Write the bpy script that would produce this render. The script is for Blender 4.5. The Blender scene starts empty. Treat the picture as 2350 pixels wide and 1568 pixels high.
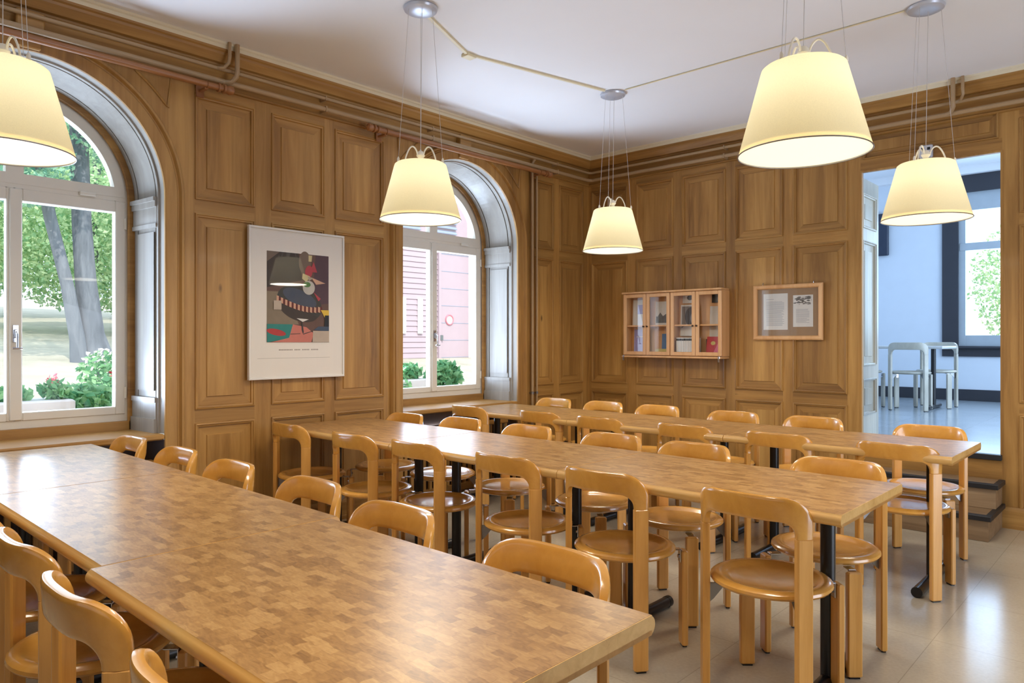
import bpy, math, random
from math import sin, cos, pi, radians, sqrt
random.seed(7)
S = bpy.context.scene
COL = S.collection

# ------------------------------------------------------------------ helpers
class MB:
    """collects faces and links them as ONE mesh object"""
    def __init__(s, P=None):
        s.v = []; s.f = []; s.m = []; s.t = []; s.mat = 0; s.tone = .5
        s.P = P or (lambda x, y, z: (x, y, z))
    def vert(s, x, y, z):
        s.v.append(s.P(x, y, z)); return len(s.v) - 1
    def face(s, ids, m=None):
        s.f.append(tuple(ids)); s.m.append(s.mat if m is None else m); s.t.append(s.tone)
    def poly(s, pts, m=None):
        s.face([s.vert(*p) for p in pts], m)
    def box(s, x0, x1, y0, y1, z0, z1, m=None, b=0.0):
        if b > 0:
            b = min(b, (x1-x0)*.45, (y1-y0)*.45, (z1-z0)*.45)
            R = []
            for (zz, i) in ((z0, b), (z0+b, 0), (z1-b, 0), (z1, b)):
                ring = []
                for (cx, cy, sx, sy) in ((x0, y0, 1, 1), (x1, y0, -1, 1), (x1, y1, -1, -1), (x0, y1, 1, -1)):
                    a = (cx+sx*(i+b), cy+sy*i); c = (cx+sx*i, cy+sy*(i+b))
                    q = (a, c) if sx*sy < 0 else (c, a)
                    for p in q: ring.append(s.vert(p[0], p[1], zz))
                R.append(ring)
            s.rings(R, True, True, m); return
        i = [s.vert(x, y, z) for z in (z0, z1) for (x, y) in ((x0, y0), (x1, y0), (x1, y1), (x0, y1))]
        for q in ((3, 2, 1, 0), (4, 5, 6, 7), (0, 1, 5, 4), (1, 2, 6, 5), (2, 3, 7, 6), (3, 0, 4, 7)):
            s.face([i[k] for k in q], m)
    def rings(s, R, closed=True, cap=False, m=None, loop=False):
        n = len(R[0])
        pairs = list(zip(R[:-1], R[1:])) + ([(R[-1], R[0])] if loop else [])
        for a, b in pairs:
            for k in range(n if closed else n-1):
                s.face((a[k], a[(k+1) % n], b[(k+1) % n], b[k]), m)
        if cap:
            s.face(list(reversed(R[0])), m); s.face(R[-1], m)
    def lathe(s, prof, n=32, c=(0, 0), m=None, cap=False):
        R = [[s.vert(c[0]+r*cos(2*pi*k/n), c[1]+r*sin(2*pi*k/n), z) for k in range(n)] for r, z in prof]
        s.rings(R, True, cap, m)
    def tube(s, pts, r, n=8, m=None, loop=False, cap=True):
        R = []; N = len(pts); up = None
        for i, p in enumerate(pts):
            a = pts[(i-1) % N] if (loop or i > 0) else p
            b = pts[(i+1) % N] if (loop or i < N-1) else p
            t = [b[k]-a[k] for k in range(3)]; L = sqrt(sum(q*q for q in t)) or 1; t = [q/L for q in t]
            if up is None: up = (0, 0, 1) if abs(t[2]) < .9 else (1, 0, 0)
            d = sum(up[k]*t[k] for k in range(3)); u = [up[k]-d*t[k] for k in range(3)]
            L = sqrt(sum(q*q for q in u)) or 1; u = [q/L for q in u]; up = u
            w = (t[1]*u[2]-t[2]*u[1], t[2]*u[0]-t[0]*u[2], t[0]*u[1]-t[1]*u[0])
            rr = r[i] if isinstance(r, (list, tuple)) else r
            R.append([s.vert(*[p[q]+rr*(cos(2*pi*k/n)*u[q]+sin(2*pi*k/n)*w[q]) for q in range(3)]) for k in range(n)])
        s.rings(R, True, cap and not loop, m, loop)
    def prism(s, poly, a, b, axis='z', m=None):
        def pt(p, h):
            return (p[0], p[1], h) if axis == 'z' else ((p[0], h, p[1]) if axis == 'y' else (h, p[0], p[1]))
        A = [s.vert(*pt(p, a)) for p in poly]; B = [s.vert(*pt(p, b)) for p in poly]
        s.rings([A, B], True, True, m)
    def build(s, name, mats, parent=None, smooth=False, loc=None):
        me = bpy.data.meshes.new(name)
        me.from_pydata(s.v, [], s.f)
        if not isinstance(mats, (list, tuple)): mats = [mats]
        for mt in mats: me.materials.append(mt)
        me.polygons.foreach_set('material_index', s.m)
        at = me.attributes.new('tone', 'FLOAT', 'FACE'); at.data.foreach_set('value', s.t)
        me.update()
        import bmesh
        bm = bmesh.new(); bm.from_mesh(me); bmesh.ops.recalc_face_normals(bm, faces=bm.faces); bm.to_mesh(me); bm.free()
        if smooth:
            me.polygons.foreach_set('use_smooth', [True]*len(me.polygons))
            try: me.set_sharp_from_angle(angle=radians(35))
            except Exception: pass
        o = bpy.data.objects.new(name, me); COL.objects.link(o)
        if parent is not None: o.parent = parent
        if loc: o.location = loc
        return o

def tag(o, label=None, cat=None, group=None, kind=None):
    if label: o['label'] = label
    if cat: o['category'] = cat
    if group: o['group'] = group
    if kind: o['kind'] = kind
    return o
def thing(name, label, cat, loc=(0, 0, 0), rz=0, group=None):
    o = bpy.data.objects.new(name, None); COL.objects.link(o); o.empty_display_size = .1
    o.location = loc; o.rotation_euler = (0, 0, rz)
    return tag(o, label, cat, group)
def struct(o): o['kind'] = 'structure'; return o
def dup(root, loc, rz, label, group=None):
    r = root.copy(); COL.objects.link(r); r.location = loc; r.rotation_euler = (0, 0, rz); r['label'] = label
    if group: r['group'] = group
    for ch in list(root.children):
        c = ch.copy(); COL.objects.link(c); c.parent = r
        for g in list(ch.children):
            d = g.copy(); COL.objects.link(d); d.parent = c
    return r
def lin(r, g, b):
    return tuple(((c/255)/12.92 if c/255 <= .04045 else ((c/255+.055)/1.055)**2.4) for c in (r, g, b)) + (1,)

# ------------------------------------------------------------------ materials
def new_mat(name):
    m = bpy.data.materials.new(name); m.use_nodes = True; nt = m.node_tree
    b = nt.nodes['Principled BSDF']; return m, nt, b
def N(nt, t, **kw):
    n = nt.nodes.new(t)
    for k, v in kw.items():
        if k.startswith('i_'):
            key = k[2:]; n.inputs[int(key) if key.isdigit() else key.replace('_', ' ')].default_value = v
        else: setattr(n, k, v)
    return n
def plain(name, rgb, rough=.5, metal=0, coat=0, spec=.5, noise=.06, scale=6):
    m, nt, b = new_mat(name); L = nt.links
    tc = N(nt, 'ShaderNodeTexCoord'); no = N(nt, 'ShaderNodeTexNoise', i_Scale=scale, i_Detail=4.)
    L.new(tc.outputs['Object'], no.inputs['Vector'])
    mr = N(nt, 'ShaderNodeMapRange', i_3=1-noise*2, i_4=1+noise*2); L.new(no.outputs['Fac'], mr.inputs[0])
    hs = N(nt, 'ShaderNodeHueSaturation'); hs.inputs['Color'].default_value = lin(*rgb); L.new(mr.outputs[0], hs.inputs['Value'])
    L.new(hs.outputs[0], b.inputs['Base Color'])
    b.inputs['Roughness'].default_value = rough; b.inputs['Metallic'].default_value = metal
    b.inputs['Coat Weight'].default_value = coat; b.inputs['Coat Roughness'].default_value = .08
    b.inputs['Specular IOR Level'].default_value = spec
    return m
def ramp(nt, stops):
    r = N(nt, 'ShaderNodeValToRGB'); e = r.color_ramp.elements
    while len(e) < len(stops): e.new(.5)
    for k, (p, c) in enumerate(stops): e[k].position = p; e[k].color = lin(*c)
    return r
def wood(name, dark, mid, light, scale, rough=.4, coat=0., knots=0., boards=0., bump=.02, tone=.3, spec=.5):
    """grain streaks along the axis with the small scale; knots and board-to-board tone"""
    m, nt, b = new_mat(name); L = nt.links
    tc = N(nt, 'ShaderNodeTexCoord'); mp = N(nt, 'ShaderNodeMapping'); mp.inputs['Scale'].default_value = scale
    L.new(tc.outputs['Object'], mp.inputs['Vector'])
    no = N(nt, 'ShaderNodeTexNoise', i_Scale=1., i_Detail=7., i_Roughness=.62, i_Distortion=.7); L.new(mp.outputs[0], no.inputs['Vector'])
    n2 = N(nt, 'ShaderNodeTexNoise', i_Scale=.23, i_Detail=2.); L.new(mp.outputs[0], n2.inputs['Vector'])
    ad = N(nt, 'ShaderNodeMath', operation='MULTIPLY_ADD', i_1=.6); L.new(n2.outputs['Fac'], ad.inputs[0])
    ml = N(nt, 'ShaderNodeMath', operation='MULTIPLY', i_1=.55); L.new(no.outputs['Fac'], ml.inputs[0]); L.new(ml.outputs[0], ad.inputs[2])
    r = ramp(nt, [(.36, dark), (.56, mid), (.76, light)]); L.new(ad.outputs[0], r.inputs[0])
    out = r.outputs[0]
    at = N(nt, 'ShaderNodeAttribute', attribute_name='tone')
    mr = N(nt, 'ShaderNodeMapRange', i_3=1-tone, i_4=1+tone); L.new(at.outputs['Fac'], mr.inputs[0])
    hs = N(nt, 'ShaderNodeHueSaturation'); L.new(out, hs.inputs['Color']); L.new(mr.outputs[0], hs.inputs['Value']); out = hs.outputs[0]
    if knots:
        mk = N(nt, 'ShaderNodeMapping'); mk.inputs['Scale'].default_value = tuple(3.4 if q > 3 else 1.5 for q in scale)
        L.new(tc.outputs['Object'], mk.inputs['Vector'])
        vo = N(nt, 'ShaderNodeTexVoronoi', i_Scale=1.0); L.new(mk.outputs[0], vo.inputs['Vector'])
        k = N(nt, 'ShaderNodeMapRange', i_1=.02, i_2=.06, i_3=knots, i_4=0.); L.new(vo.outputs['Distance'], k.inputs[0])
        mx = N(nt, 'ShaderNodeMix', data_type='RGBA'); mx.inputs[7].default_value = lin(*[c*.62 for c in dark])
        L.new(k.outputs[0], mx.inputs[0]); L.new(out, mx.inputs[6]); out = mx.outputs[2]
    L.new(out, b.inputs['Base Color'])
    b.inputs['Roughness'].default_value = rough; b.inputs['Coat Weight'].default_value = coat
    b.inputs['Coat Roughness'].default_value = .12; b.inputs['Specular IOR Level'].default_value = spec
    if bump:
        bp = N(nt, 'ShaderNodeBump', i_Strength=.25, i_Distance=bump*.1); L.new(no.outputs['Fac'], bp.inputs['Height']); L.new(bp.outputs[0], b.inputs['Normal'])
    return m
def emis(name, rgb, st):
    m, nt, b = new_mat(name); b.inputs['Base Color'].default_value = lin(*rgb)
    b.inputs['Emission Color'].default_value = lin(*rgb); b.inputs['Emission Strength'].default_value = st
    return m
def glass_mat(name, tint=(1, 1, 1, 1), ior=1.5):
    m, nt, b = new_mat(name); L = nt.links
    nt.nodes.remove(b); o = nt.nodes['Material Output']
    t = N(nt, 'ShaderNodeBsdfTransparent'); t.inputs[0].default_value = tint
    g = N(nt, 'ShaderNodeBsdfGlossy'); g.inputs['Roughness'].default_value = .02
    lw = N(nt, 'ShaderNodeLayerWeight', i_Blend=.5); pw = N(nt, 'ShaderNodeMath', operation='POWER', i_1=5.); L.new(lw.outputs['Facing'], pw.inputs[0])
    r0 = ((ior-1)/(ior+1))**2; f = N(nt, 'ShaderNodeMath', operation='MULTIPLY_ADD', i_1=1-r0, i_2=r0); L.new(pw.outputs[0], f.inputs[0])
    mx = N(nt, 'ShaderNodeMixShader')
    L.new(f.outputs[0], mx.inputs[0]); L.new(t.outputs[0], mx.inputs[1]); L.new(g.outputs[0], mx.inputs[2]); L.new(mx.outputs[0], o.inputs[0])
    return m
def shade_mat(name, rgb, trans):
    m, nt, b = new_mat(name); L = nt.links; nt.nodes.remove(b); o = nt.nodes['Material Output']
    tc = N(nt, 'ShaderNodeTexCoord'); wv = N(nt, 'ShaderNodeTexNoise', i_Scale=260.); L.new(tc.outputs['Object'], wv.inputs['Vector'])
    mr = N(nt, 'ShaderNodeMapRange', i_3=.93, i_4=1.05); L.new(wv.outputs['Fac'], mr.inputs[0])
    hs = N(nt, 'ShaderNodeHueSaturation'); hs.inputs['Color'].default_value = lin(*rgb); L.new(mr.outputs[0], hs.inputs['Value'])
    d = N(nt, 'ShaderNodeBsdfDiffuse'); t = N(nt, 'ShaderNodeBsdfTranslucent'); mx = N(nt, 'ShaderNodeMixShader', i_0=trans)
    L.new(hs.outputs[0], d.inputs[0]); L.new(hs.outputs[0], t.inputs[0])
    L.new(d.outputs[0], mx.inputs[1]); L.new(t.outputs[0], mx.inputs[2]); L.new(mx.outputs[0], o.inputs[0])
    return m
def mosaic(name):
    m, nt, b = new_mat(name); L = nt.links
    tc = N(nt, 'ShaderNodeTexCoord')
    br = N(nt, 'ShaderNodeTexBrick', offset=.5, squash=1.0)
    br.inputs['Color1'].default_value = (0, 0, 0, 1); br.inputs['Color2'].default_value = (1, 1, 1, 1)
    for k, v in (('Scale', 1.), ('Mortar Size', .0004), ('Brick Width', .052), ('Row Height', .025), ('Bias', 0.)): br.inputs[k].default_value = v
    br.inputs['Mortar'].default_value = (.25, .25, .25, 1)
    wn = N(nt, 'ShaderNodeTexNoise', i_Scale=15., i_Detail=3.); L.new(tc.outputs['Object'], wn.inputs['Vector'])
    wm = N(nt, 'ShaderNodeMapping'); wm.inputs['Scale'].default_value = (.034, .03, 0); L.new(wn.outputs['Color'], wm.inputs['Vector'])
    wa = N(nt, 'ShaderNodeVectorMath', operation='ADD'); L.new(tc.outputs['Object'], wa.inputs[0]); L.new(wm.outputs[0], wa.inputs[1])
    L.new(wa.outputs[0], br.inputs['Vector'])
    bw = N(nt, 'ShaderNodeRGBToBW'); L.new(br.outputs['Color'], bw.inputs[0])
    mp = N(nt, 'ShaderNodeMapping'); mp.inputs['Scale'].default_value = (34, 95, 1); mp.inputs['Rotation'].default_value = (0, 0, .5); L.new(tc.outputs['Object'], mp.inputs['Vector'])
    no = N(nt, 'ShaderNodeTexNoise', i_Scale=1., i_Detail=5., i_Distortion=1.2); L.new(mp.outputs[0], no.inputs['Vector'])
    ad = N(nt, 'ShaderNodeMath', operation='MULTIPLY_ADD', i_1=.8); L.new(no.outputs['Fac'], ad.inputs[0])
    ml = N(nt, 'ShaderNodeMath', operation='MULTIPLY', i_1=.42); L.new(bw.outputs[0], ml.inputs[0]); L.new(ml.outputs[0], ad.inputs[2])
    r = ramp(nt, [(.16, (112, 80, 44)), (.42, (148, 109, 64)), (.62, (168, 127, 76)), (.9, (190, 150, 96))]); L.new(ad.outputs[0], r.inputs[0])
    L.new(r.outputs[0], b.inputs['Base Color'])
    b.inputs['Roughness'].default_value = .3
    return m
def floor_mat(name, c0, c1, rough, w=.6):
    m, nt, b = new_mat(name); L = nt.links
    tc = N(nt, 'ShaderNodeTexCoord')
    no = N(nt, 'ShaderNodeTexNoise', i_Scale=1.4, i_Detail=8., i_Roughness=.7); L.new(tc.outputs['Object'], no.inputs['Vector'])
    n2 = N(nt, 'ShaderNodeTexNoise', i_Scale=70., i_Detail=3.); L.new(tc.outputs['Object'], n2.inputs['Vector'])
    ad = N(nt, 'ShaderNodeMath', operation='MULTIPLY_ADD', i_1=.35); L.new(n2.outputs['Fac'], ad.inputs[0])
    ml = N(nt, 'ShaderNodeMath', operation='MULTIPLY', i_1=.65); L.new(no.outputs['Fac'], ml.inputs[0]); L.new(ml.outputs[0], ad.inputs[2])
    r = ramp(nt, [(.3, c0), (.7, c1)]); L.new(ad.outputs[0], r.inputs[0])
    br = N(nt, 'ShaderNodeTexBrick', offset=.0, squash=1.)
    for k, v in (('Scale', 1.), ('Mortar Size', .0016), ('Brick Width', w), ('Row Height', w)): br.inputs[k].default_value = v
    L.new(tc.outputs['Object'], br.inputs['Vector'])
    mx = N(nt, 'ShaderNodeMix', data_type='RGBA'); mx.inputs[7].default_value = lin(*[c*.8 for c in c0])
    sc = N(nt, 'ShaderNodeMath', operation='MULTIPLY', i_1=.6); L.new(br.outputs['Fac'], sc.inputs[0])
    L.new(sc.outputs[0], mx.inputs[0]); L.new(r.outputs[0], mx.inputs[6]); L.new(mx.outputs[2], b.inputs['Base Color'])
    b.inputs['Roughness'].default_value = rough
    bp = N(nt, 'ShaderNodeBump', i_Strength=.06, i_Distance=.01); L.new(no.outputs['Fac'], bp.inputs['Height']); L.new(bp.outputs[0], b.inputs['Normal'])
    return m
def leaf_mat(name, a, c):
    m, nt, b = new_mat(name); L = nt.links; nt.nodes.remove(b); o = nt.nodes['Material Output']
    at = N(nt, 'ShaderNodeAttribute', attribute_name='tone'); r = ramp(nt, [(0, a), (1, c)]); L.new(at.outputs['Fac'], r.inputs[0])
    d = N(nt, 'ShaderNodeBsdfDiffuse'); t = N(nt, 'ShaderNodeBsdfTranslucent'); mx = N(nt, 'ShaderNodeMixShader', i_0=.4)
    L.new(r.outputs[0], d.inputs[0]); L.new(r.outputs[0], t.inputs[0])
    L.new(d.outputs[0], mx.inputs[1]); L.new(t.outputs[0], mx.inputs[2]); L.new(mx.outputs[0], o.inputs[0])
    return m

PD, PM, PL = (120, 82, 36), (163, 119, 59), (190, 146, 80)
W_V = wood('pine_vertical', PD, PM, PL, (20, 20, 1.3), .5, .04, knots=.8, tone=.16)
W_H = wood('pine_horizontal', PD, PM, PL, (1.3, 1.3, 22), .5, .04, knots=.5, tone=.16)
W_PALE = wood('pale_grey_wood', (134, 128, 120), (152, 147, 139), (166, 161, 154), (16, 16, 1.2), .45, .1, tone=.08)  # pale grey grain for the window jambs
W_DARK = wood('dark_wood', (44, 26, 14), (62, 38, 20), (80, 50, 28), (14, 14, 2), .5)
BEECH = wood('lacquered_beech', (196, 136, 56), (217, 158, 72), (230, 176, 92), (9, 9, 9), .26, .8, tone=.1, bump=.0)
BEECH_LEG = wood('lacquered_beech_legs', (190, 132, 58), (211, 154, 74), (226, 170, 92), (40, 40, 2.2), .33, .35, tone=.1, bump=.004)
EDGE = wood('beech_edging', (198, 150, 82), (218, 174, 104), (232, 190, 122), (2.0, 40, 40), .3, .35, tone=.1, bump=.004)
BIRCH = wood('light_cabinet_pine', (190, 138, 84), (212, 162, 108), (226, 180, 128), (22, 22, 1.6), .4, .15, tone=.1)
RODW = wood('turned_rod_wood', (128, 80, 44), (152, 100, 58), (170, 118, 72), (20, 2, 20), .4, .2)
PIPE = plain('painted_pipe_brown', (172, 144, 108), .45)
MOSAIC = mosaic('end_grain_mosaic')
FLOOR = floor_mat('beige_linoleum', (176, 166, 146), (198, 188, 168), .19, .62)
FLOOR2 = floor_mat('grey_linoleum', (150, 158, 164), (172, 180, 186), .2, .62)
CEIL = plain('ceiling_paint', (240, 240, 242), .8, noise=.015, scale=2)
STRIP = plain('cream_plaster', (228, 218, 192), .7, noise=.02)
FRAMEW = plain('white_window_paint', (226, 220, 208), .4, noise=.02)
BLACK = plain('black_steel', (20, 20, 23), .3, noise=.02)
CHROME = plain('chrome', (200, 200, 205), .15, metal=1, noise=.01)
STEEL = plain('dull_steel', (150, 150, 152), .35, metal=1, noise=.02)
WIRE = plain('steel_wire', (205, 200, 196), .4, metal=.3)
LAMPW = plain('white_lamp_enamel', (240, 232, 214), .35, noise=.01)
CANOPY = plain('canopy_aluminium', (205, 210, 222), .35, metal=.4, noise=.01)
SHADE = shade_mat('parchment_shade', (250, 240, 208), .62)
DIFF = emis('lamp_diffuser_glow', (255, 240, 206), .66)
GLASS = glass_mat('window_glass', ior=1.25)
PGLASS = glass_mat('picture_glass', ior=1.7)
TRUNK_C = plain('cream_trunking', (228, 216, 180), .5)
NOSING = plain('black_rubber_nosing', (34, 34, 36), .5)
WALL2 = plain('sky_tinted_wall_white', (222, 228, 236), .7, noise=.015)  # white wall with the sky's blue put into its colour
DARK2 = plain('dark_grey_woodwork', (52, 52, 58), .5)
GREYF = plain('grey_white_window_paint', (176, 184, 190), .45)
LEAFDOOR = wood('daylight_grey_door', (140, 134, 120), (164, 158, 142), (184, 178, 162), (16, 16, 1.4), .32, .2)  # grey cast of daylight put into the door wood's colour
ALU = plain('white_picture_frame', (226, 222, 214), .35, noise=.01)
MAT = plain('picture_mount_card', (238, 232, 222), .8, noise=.01)

# ------------------------------------------------------------------ room constants
H = 3.19                       # ceiling
ROWS = [(.0, .12, 0), (.12, .79, 1), (.79, .875, 0), (.875, 2.11, 1), (2.11, 2.195, 0), (2.195, 2.855, 1), (2.855, 2.96, 0)]
PW = lambda u, z, d: (d, u, z)           # window wall: u = Y, d = out of the wall
PB = lambda u, z, d: (u, -d, z)          # door wall:   u = X
def rtone(): return random.uniform(.1, .9)

def raised(mb, u0, u1, z0, z1):
    big = min(u1-u0, z1-z0) > .25
    k = 1 if big else .7
    loops = [(0, 0), (.002, .009), (.010, .011), (.013, .004), (.022*k, .002), (.025*k, -.011), (.078*k, -.012), (.081*k, -.005)]
    base = rtone(); prev = None
    for n, (i, d) in enumerate(loops):
        ids = [mb.vert(u0+i, z0+i, d), mb.vert(u1-i, z0+i, d), mb.vert(u1-i, z1-i, d), mb.vert(u0+i, z1-i, d)]
        if prev:
            for q in range(4):
                mb.tone = base
                mb.face((prev[q], prev[(q+1) % 4], ids[(q+1) % 4], ids[q]), 1 if q in (0, 2) else 0)
        prev = ids
    # field: two or three glued boards
    i, d = loops[-1]; nb = 2 if (u1-u0) < .36 else 3
    cuts = [u0+i] + sorted(u0+i+(u1-u0-2*i)*(k+random.uniform(-.15, .15))/nb for k in range(1, nb)) + [u1-i]
    for a, c in zip(cuts[:-1], cuts[1:]):
        mb.tone = min(1, max(0, base+random.uniform(-.22, .22)))
        mb.poly([(a, z0+i, d), (c, z0+i, d), (c, z1-i, d), (a, z1-i, d)], 0)
def panelling(mb, cols, rows=ROWS):
    for (u0, u1, pan) in cols:
        if not pan:
            mb.tone = rtone(); mb.poly([(u0, rows[0][0], 0), (u1, rows[0][0], 0), (u1, rows[-1][1], 0), (u0, rows[-1][1], 0)], 0); continue
        for (z0, z1, rp) in rows:
            if rp: raised(mb, u0, u1, z0, z1)
            else:
                mb.tone = rtone(); mb.poly([(u0, z0, 0), (u1, z0, 0), (u1, z1, 0), (u0, z1, 0)], 1)

# ------------------------------------------------------------------ window wall
WIN = [(-4.957, 'W1'), (-1.787, 'W2')]
ZS, RO, RF, DEP = 2.184, .676, .638, -.40     # spring height, opening radius, frame radius, frame depth
SQ = .80                                       # half width of the arched bay
mb = MB(PW)
panelling(mb, [(-4.157, -4.096, 0), (-4.096, -3.70, 1), (-3.70, -3.58, 0), (-3.58, -3.165, 1), (-3.165, -3.08, 0), (-3.08, -2.64, 1), (-2.64, -2.587, 0)])
panelling(mb, [(-.987, -.86, 0), (-.86, -.575, 1), (-.575, -.487, 0), (-.487, -.10, 1), (-.10, 0, 0)])
panelling(mb, [(-6.0, -5.757, 0), (-6.45, -6.0, 1), (-6.6, -6.45, 0), (-9.6, -6.6, 0)])
TOPZ = ROWS[-1][1]
for yc, _ in WIN:
    mb.tone = .5
    for sgn in (-1, 1):                        # straight strips beside the opening
        a, b_ = sorted((yc+sgn*RO, yc+sgn*SQ)); mb.poly([(a, 0, 0), (b_, 0, 0), (b_, ZS, 0), (a, ZS, 0)], 0)
    n = 40; pts = []
    for k in range(n+1):
        t = pi*k/n; c, s = cos(t), sin(t)
        top = TOPZ-ZS; sc = min(SQ/abs(c) if abs(c) > 1e-6 else 9, top/s if s > 1e-6 else 9)
        pts.append(((yc+RO*c, ZS+RO*s), (yc+sc*c, ZS+sc*s)))
    corners = [(yc+SQ, TOPZ), (yc-SQ, TOPZ)]
    for p, q in zip(pts[:-1], pts[1:]):
        ids = [(*p[0], 0), (*q[0], 0), (*q[1], 0)]
        for cn in corners:
            if (abs(p[1][1]-TOPZ) > 1e-6) != (abs(q[1][1]-TOPZ) > 1e-6) and abs(cn[0]-q[1][0]) < .25: ids.append((*cn, 0))
        ids.append((*p[1], 0)); mb.poly(ids, 0)
    for sgn in (-1, 1):                        # spandrel moulding
        R_ = .885
        arc = [(yc+sgn*R_*cos(radians(t)), ZS+R_*sin(radians(t)), .002) for t in range(32, 62, 2)]
        arc = [p for p in arc if abs(p[0]-yc) < SQ-.085 and p[1] < TOPZ-.03]
        if len(arc) > 2:
            mb.tube(arc+[(yc+sgn*(SQ-.082), TOPZ-.03, .002)], .009, 6, 0, loop=True)
mb.tone = .5
mb.poly([(-9.6, TOPZ, 0), (0, TOPZ, 0), (0, H, 0), (-9.6, H, 0)], 1)
wall_left = struct(mb.build('wall_left', [W_V, W_H]))

# ------------------------------------------------------------------ door wall
DX0, DX1, DZ0, DZ1 = 2.671, 3.606, .5, 2.647
mb = MB(PB)
panelling(mb, [(0, .04, 0), (.04, .483, 1), (.483, .585, 0), (.585, .998, 1), (.998, 1.091, 0), (1.091, 1.529, 1), (1.529, 1.62, 0), (1.62, 2.051, 1), (2.051, 2.136, 0), (2.136, 2.572, 1), (2.572, DX0, 0)])
panelling(mb, [(DX1, 3.705, 0), (3.705, 4.14, 1), (4.14, 4.24, 0), (4.24, 4.70, 1), (4.70, 4.8, 0), (4.8, 5.3, 1), (5.3, 7.0, 0)])
mb.tone = .5
mb.poly([(DX0, DZ1, 0), (DX1, DZ1, 0), (DX1, 2.735, 0), (DX0, 2.735, 0)], 1)
raised(mb, DX0+.02, DX1-.02, 2.735, 2.93)
for a, b_ in ((DX0, DX0+.02), (DX1-.02, DX1)): mb.poly([(a, 2.735, 0), (b_, 2.735, 0), (b_, 2.93, 0), (a, 2.93, 0)], 0)
mb.poly([(DX0, 2.93, 0), (DX1, 2.93, 0), (DX1, 2.96, 0), (DX0, 2.96, 0)], 1)
mb.poly([(DX0, 0, 0), (DX1, 0, 0), (DX1, DZ0-.03, 0), (DX0, DZ0-.03, 0)], 1)
mb.poly([(0, 2.96, 0), (7, 2.96, 0), (7, H, 0), (0, H, 0)], 1)
wall_back = struct(mb.build('wall_back', [W_V, W_H]))

# base moulding along both walls
def profile_run(mb, prof, path):
    """sweeps an open profile (d, z) along a path of (point, outward) mitred stations"""
    R = [[mb.vert(p[0]+o[0]*d, p[1]+o[1]*d, z) for d, z in prof] for p, o in path]
    mb.rings(R, False)
base = [(0, .15), (.012, .148), (.018, .135), (.022, .12), (.022, .03), (.03, .025), (.03, 0)]
mb = MB(); profile_run(mb, base, [((DX1, 0), (0, -1)), ((7, 0), (0, -1))]); struct(mb.build('baseboard_back', W_H))
mb = MB()
profile_run(mb, base, [((DX0, 0), (0, -1)), ((0, 0), (1, -1)), ((0, -.985), (1, 0))])
profile_run(mb, base, [((0, -2.59), (1, 0)), ((0, -4.155), (1, 0))])
struct(mb.build('baseboard_left', W_H))
# cornice and plaster strip
cor = [(.1, 3.152), (.098, 3.140), (.088, 3.132), (.084, 3.118), (.06, 3.085), (.055, 3.078), (.03, 3.074), (.028, 3.062), (.018, 3.055), (.010, 3.04), (.006, 3.035), (.006, 2.93), (.014, 2.926), (.014, 2.914), (0, 2.91)]
path = [((7, 0), (0, -1)), ((0, 0), (1, -1)), ((0, -9.6), (1, 0))]
mb = MB(); profile_run(mb, cor, path); struct(mb.build('trim_1', W_H, smooth=False))
mb = MB(); profile_run(mb, [(0, H), (.115, H), (.112, 3.178), (.102, 3.172), (.1, 3.152), (0, 3.152)], path); struct(mb.build('trim_2', STRIP))

# floor / ceiling / far unseen side
mb = MB(); mb.poly([(-.0, 0, 0), (7, 0, 0), (7, -9.6, 0), (-.0, -9.6, 0)]); struct(mb.build('floor', FLOOR))
mb = MB(); mb.box(-.6, 7, -9.6, .02, H, H+.25); struct(mb.build('ceiling', CEIL))
mb = MB(); mb.poly([(7, 0, 0), (7, -9.6, 0), (7, -9.6, H), (7, 0, H)]); struct(mb.build('wall_right', [W_V]))

mb = MB(); mb.poly([(0, -9.6, 0), (7, -9.6, 0), (7, -9.6, H), (0, -9.6, H)]); struct(mb.build('wall_front', [W_V]))

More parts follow.
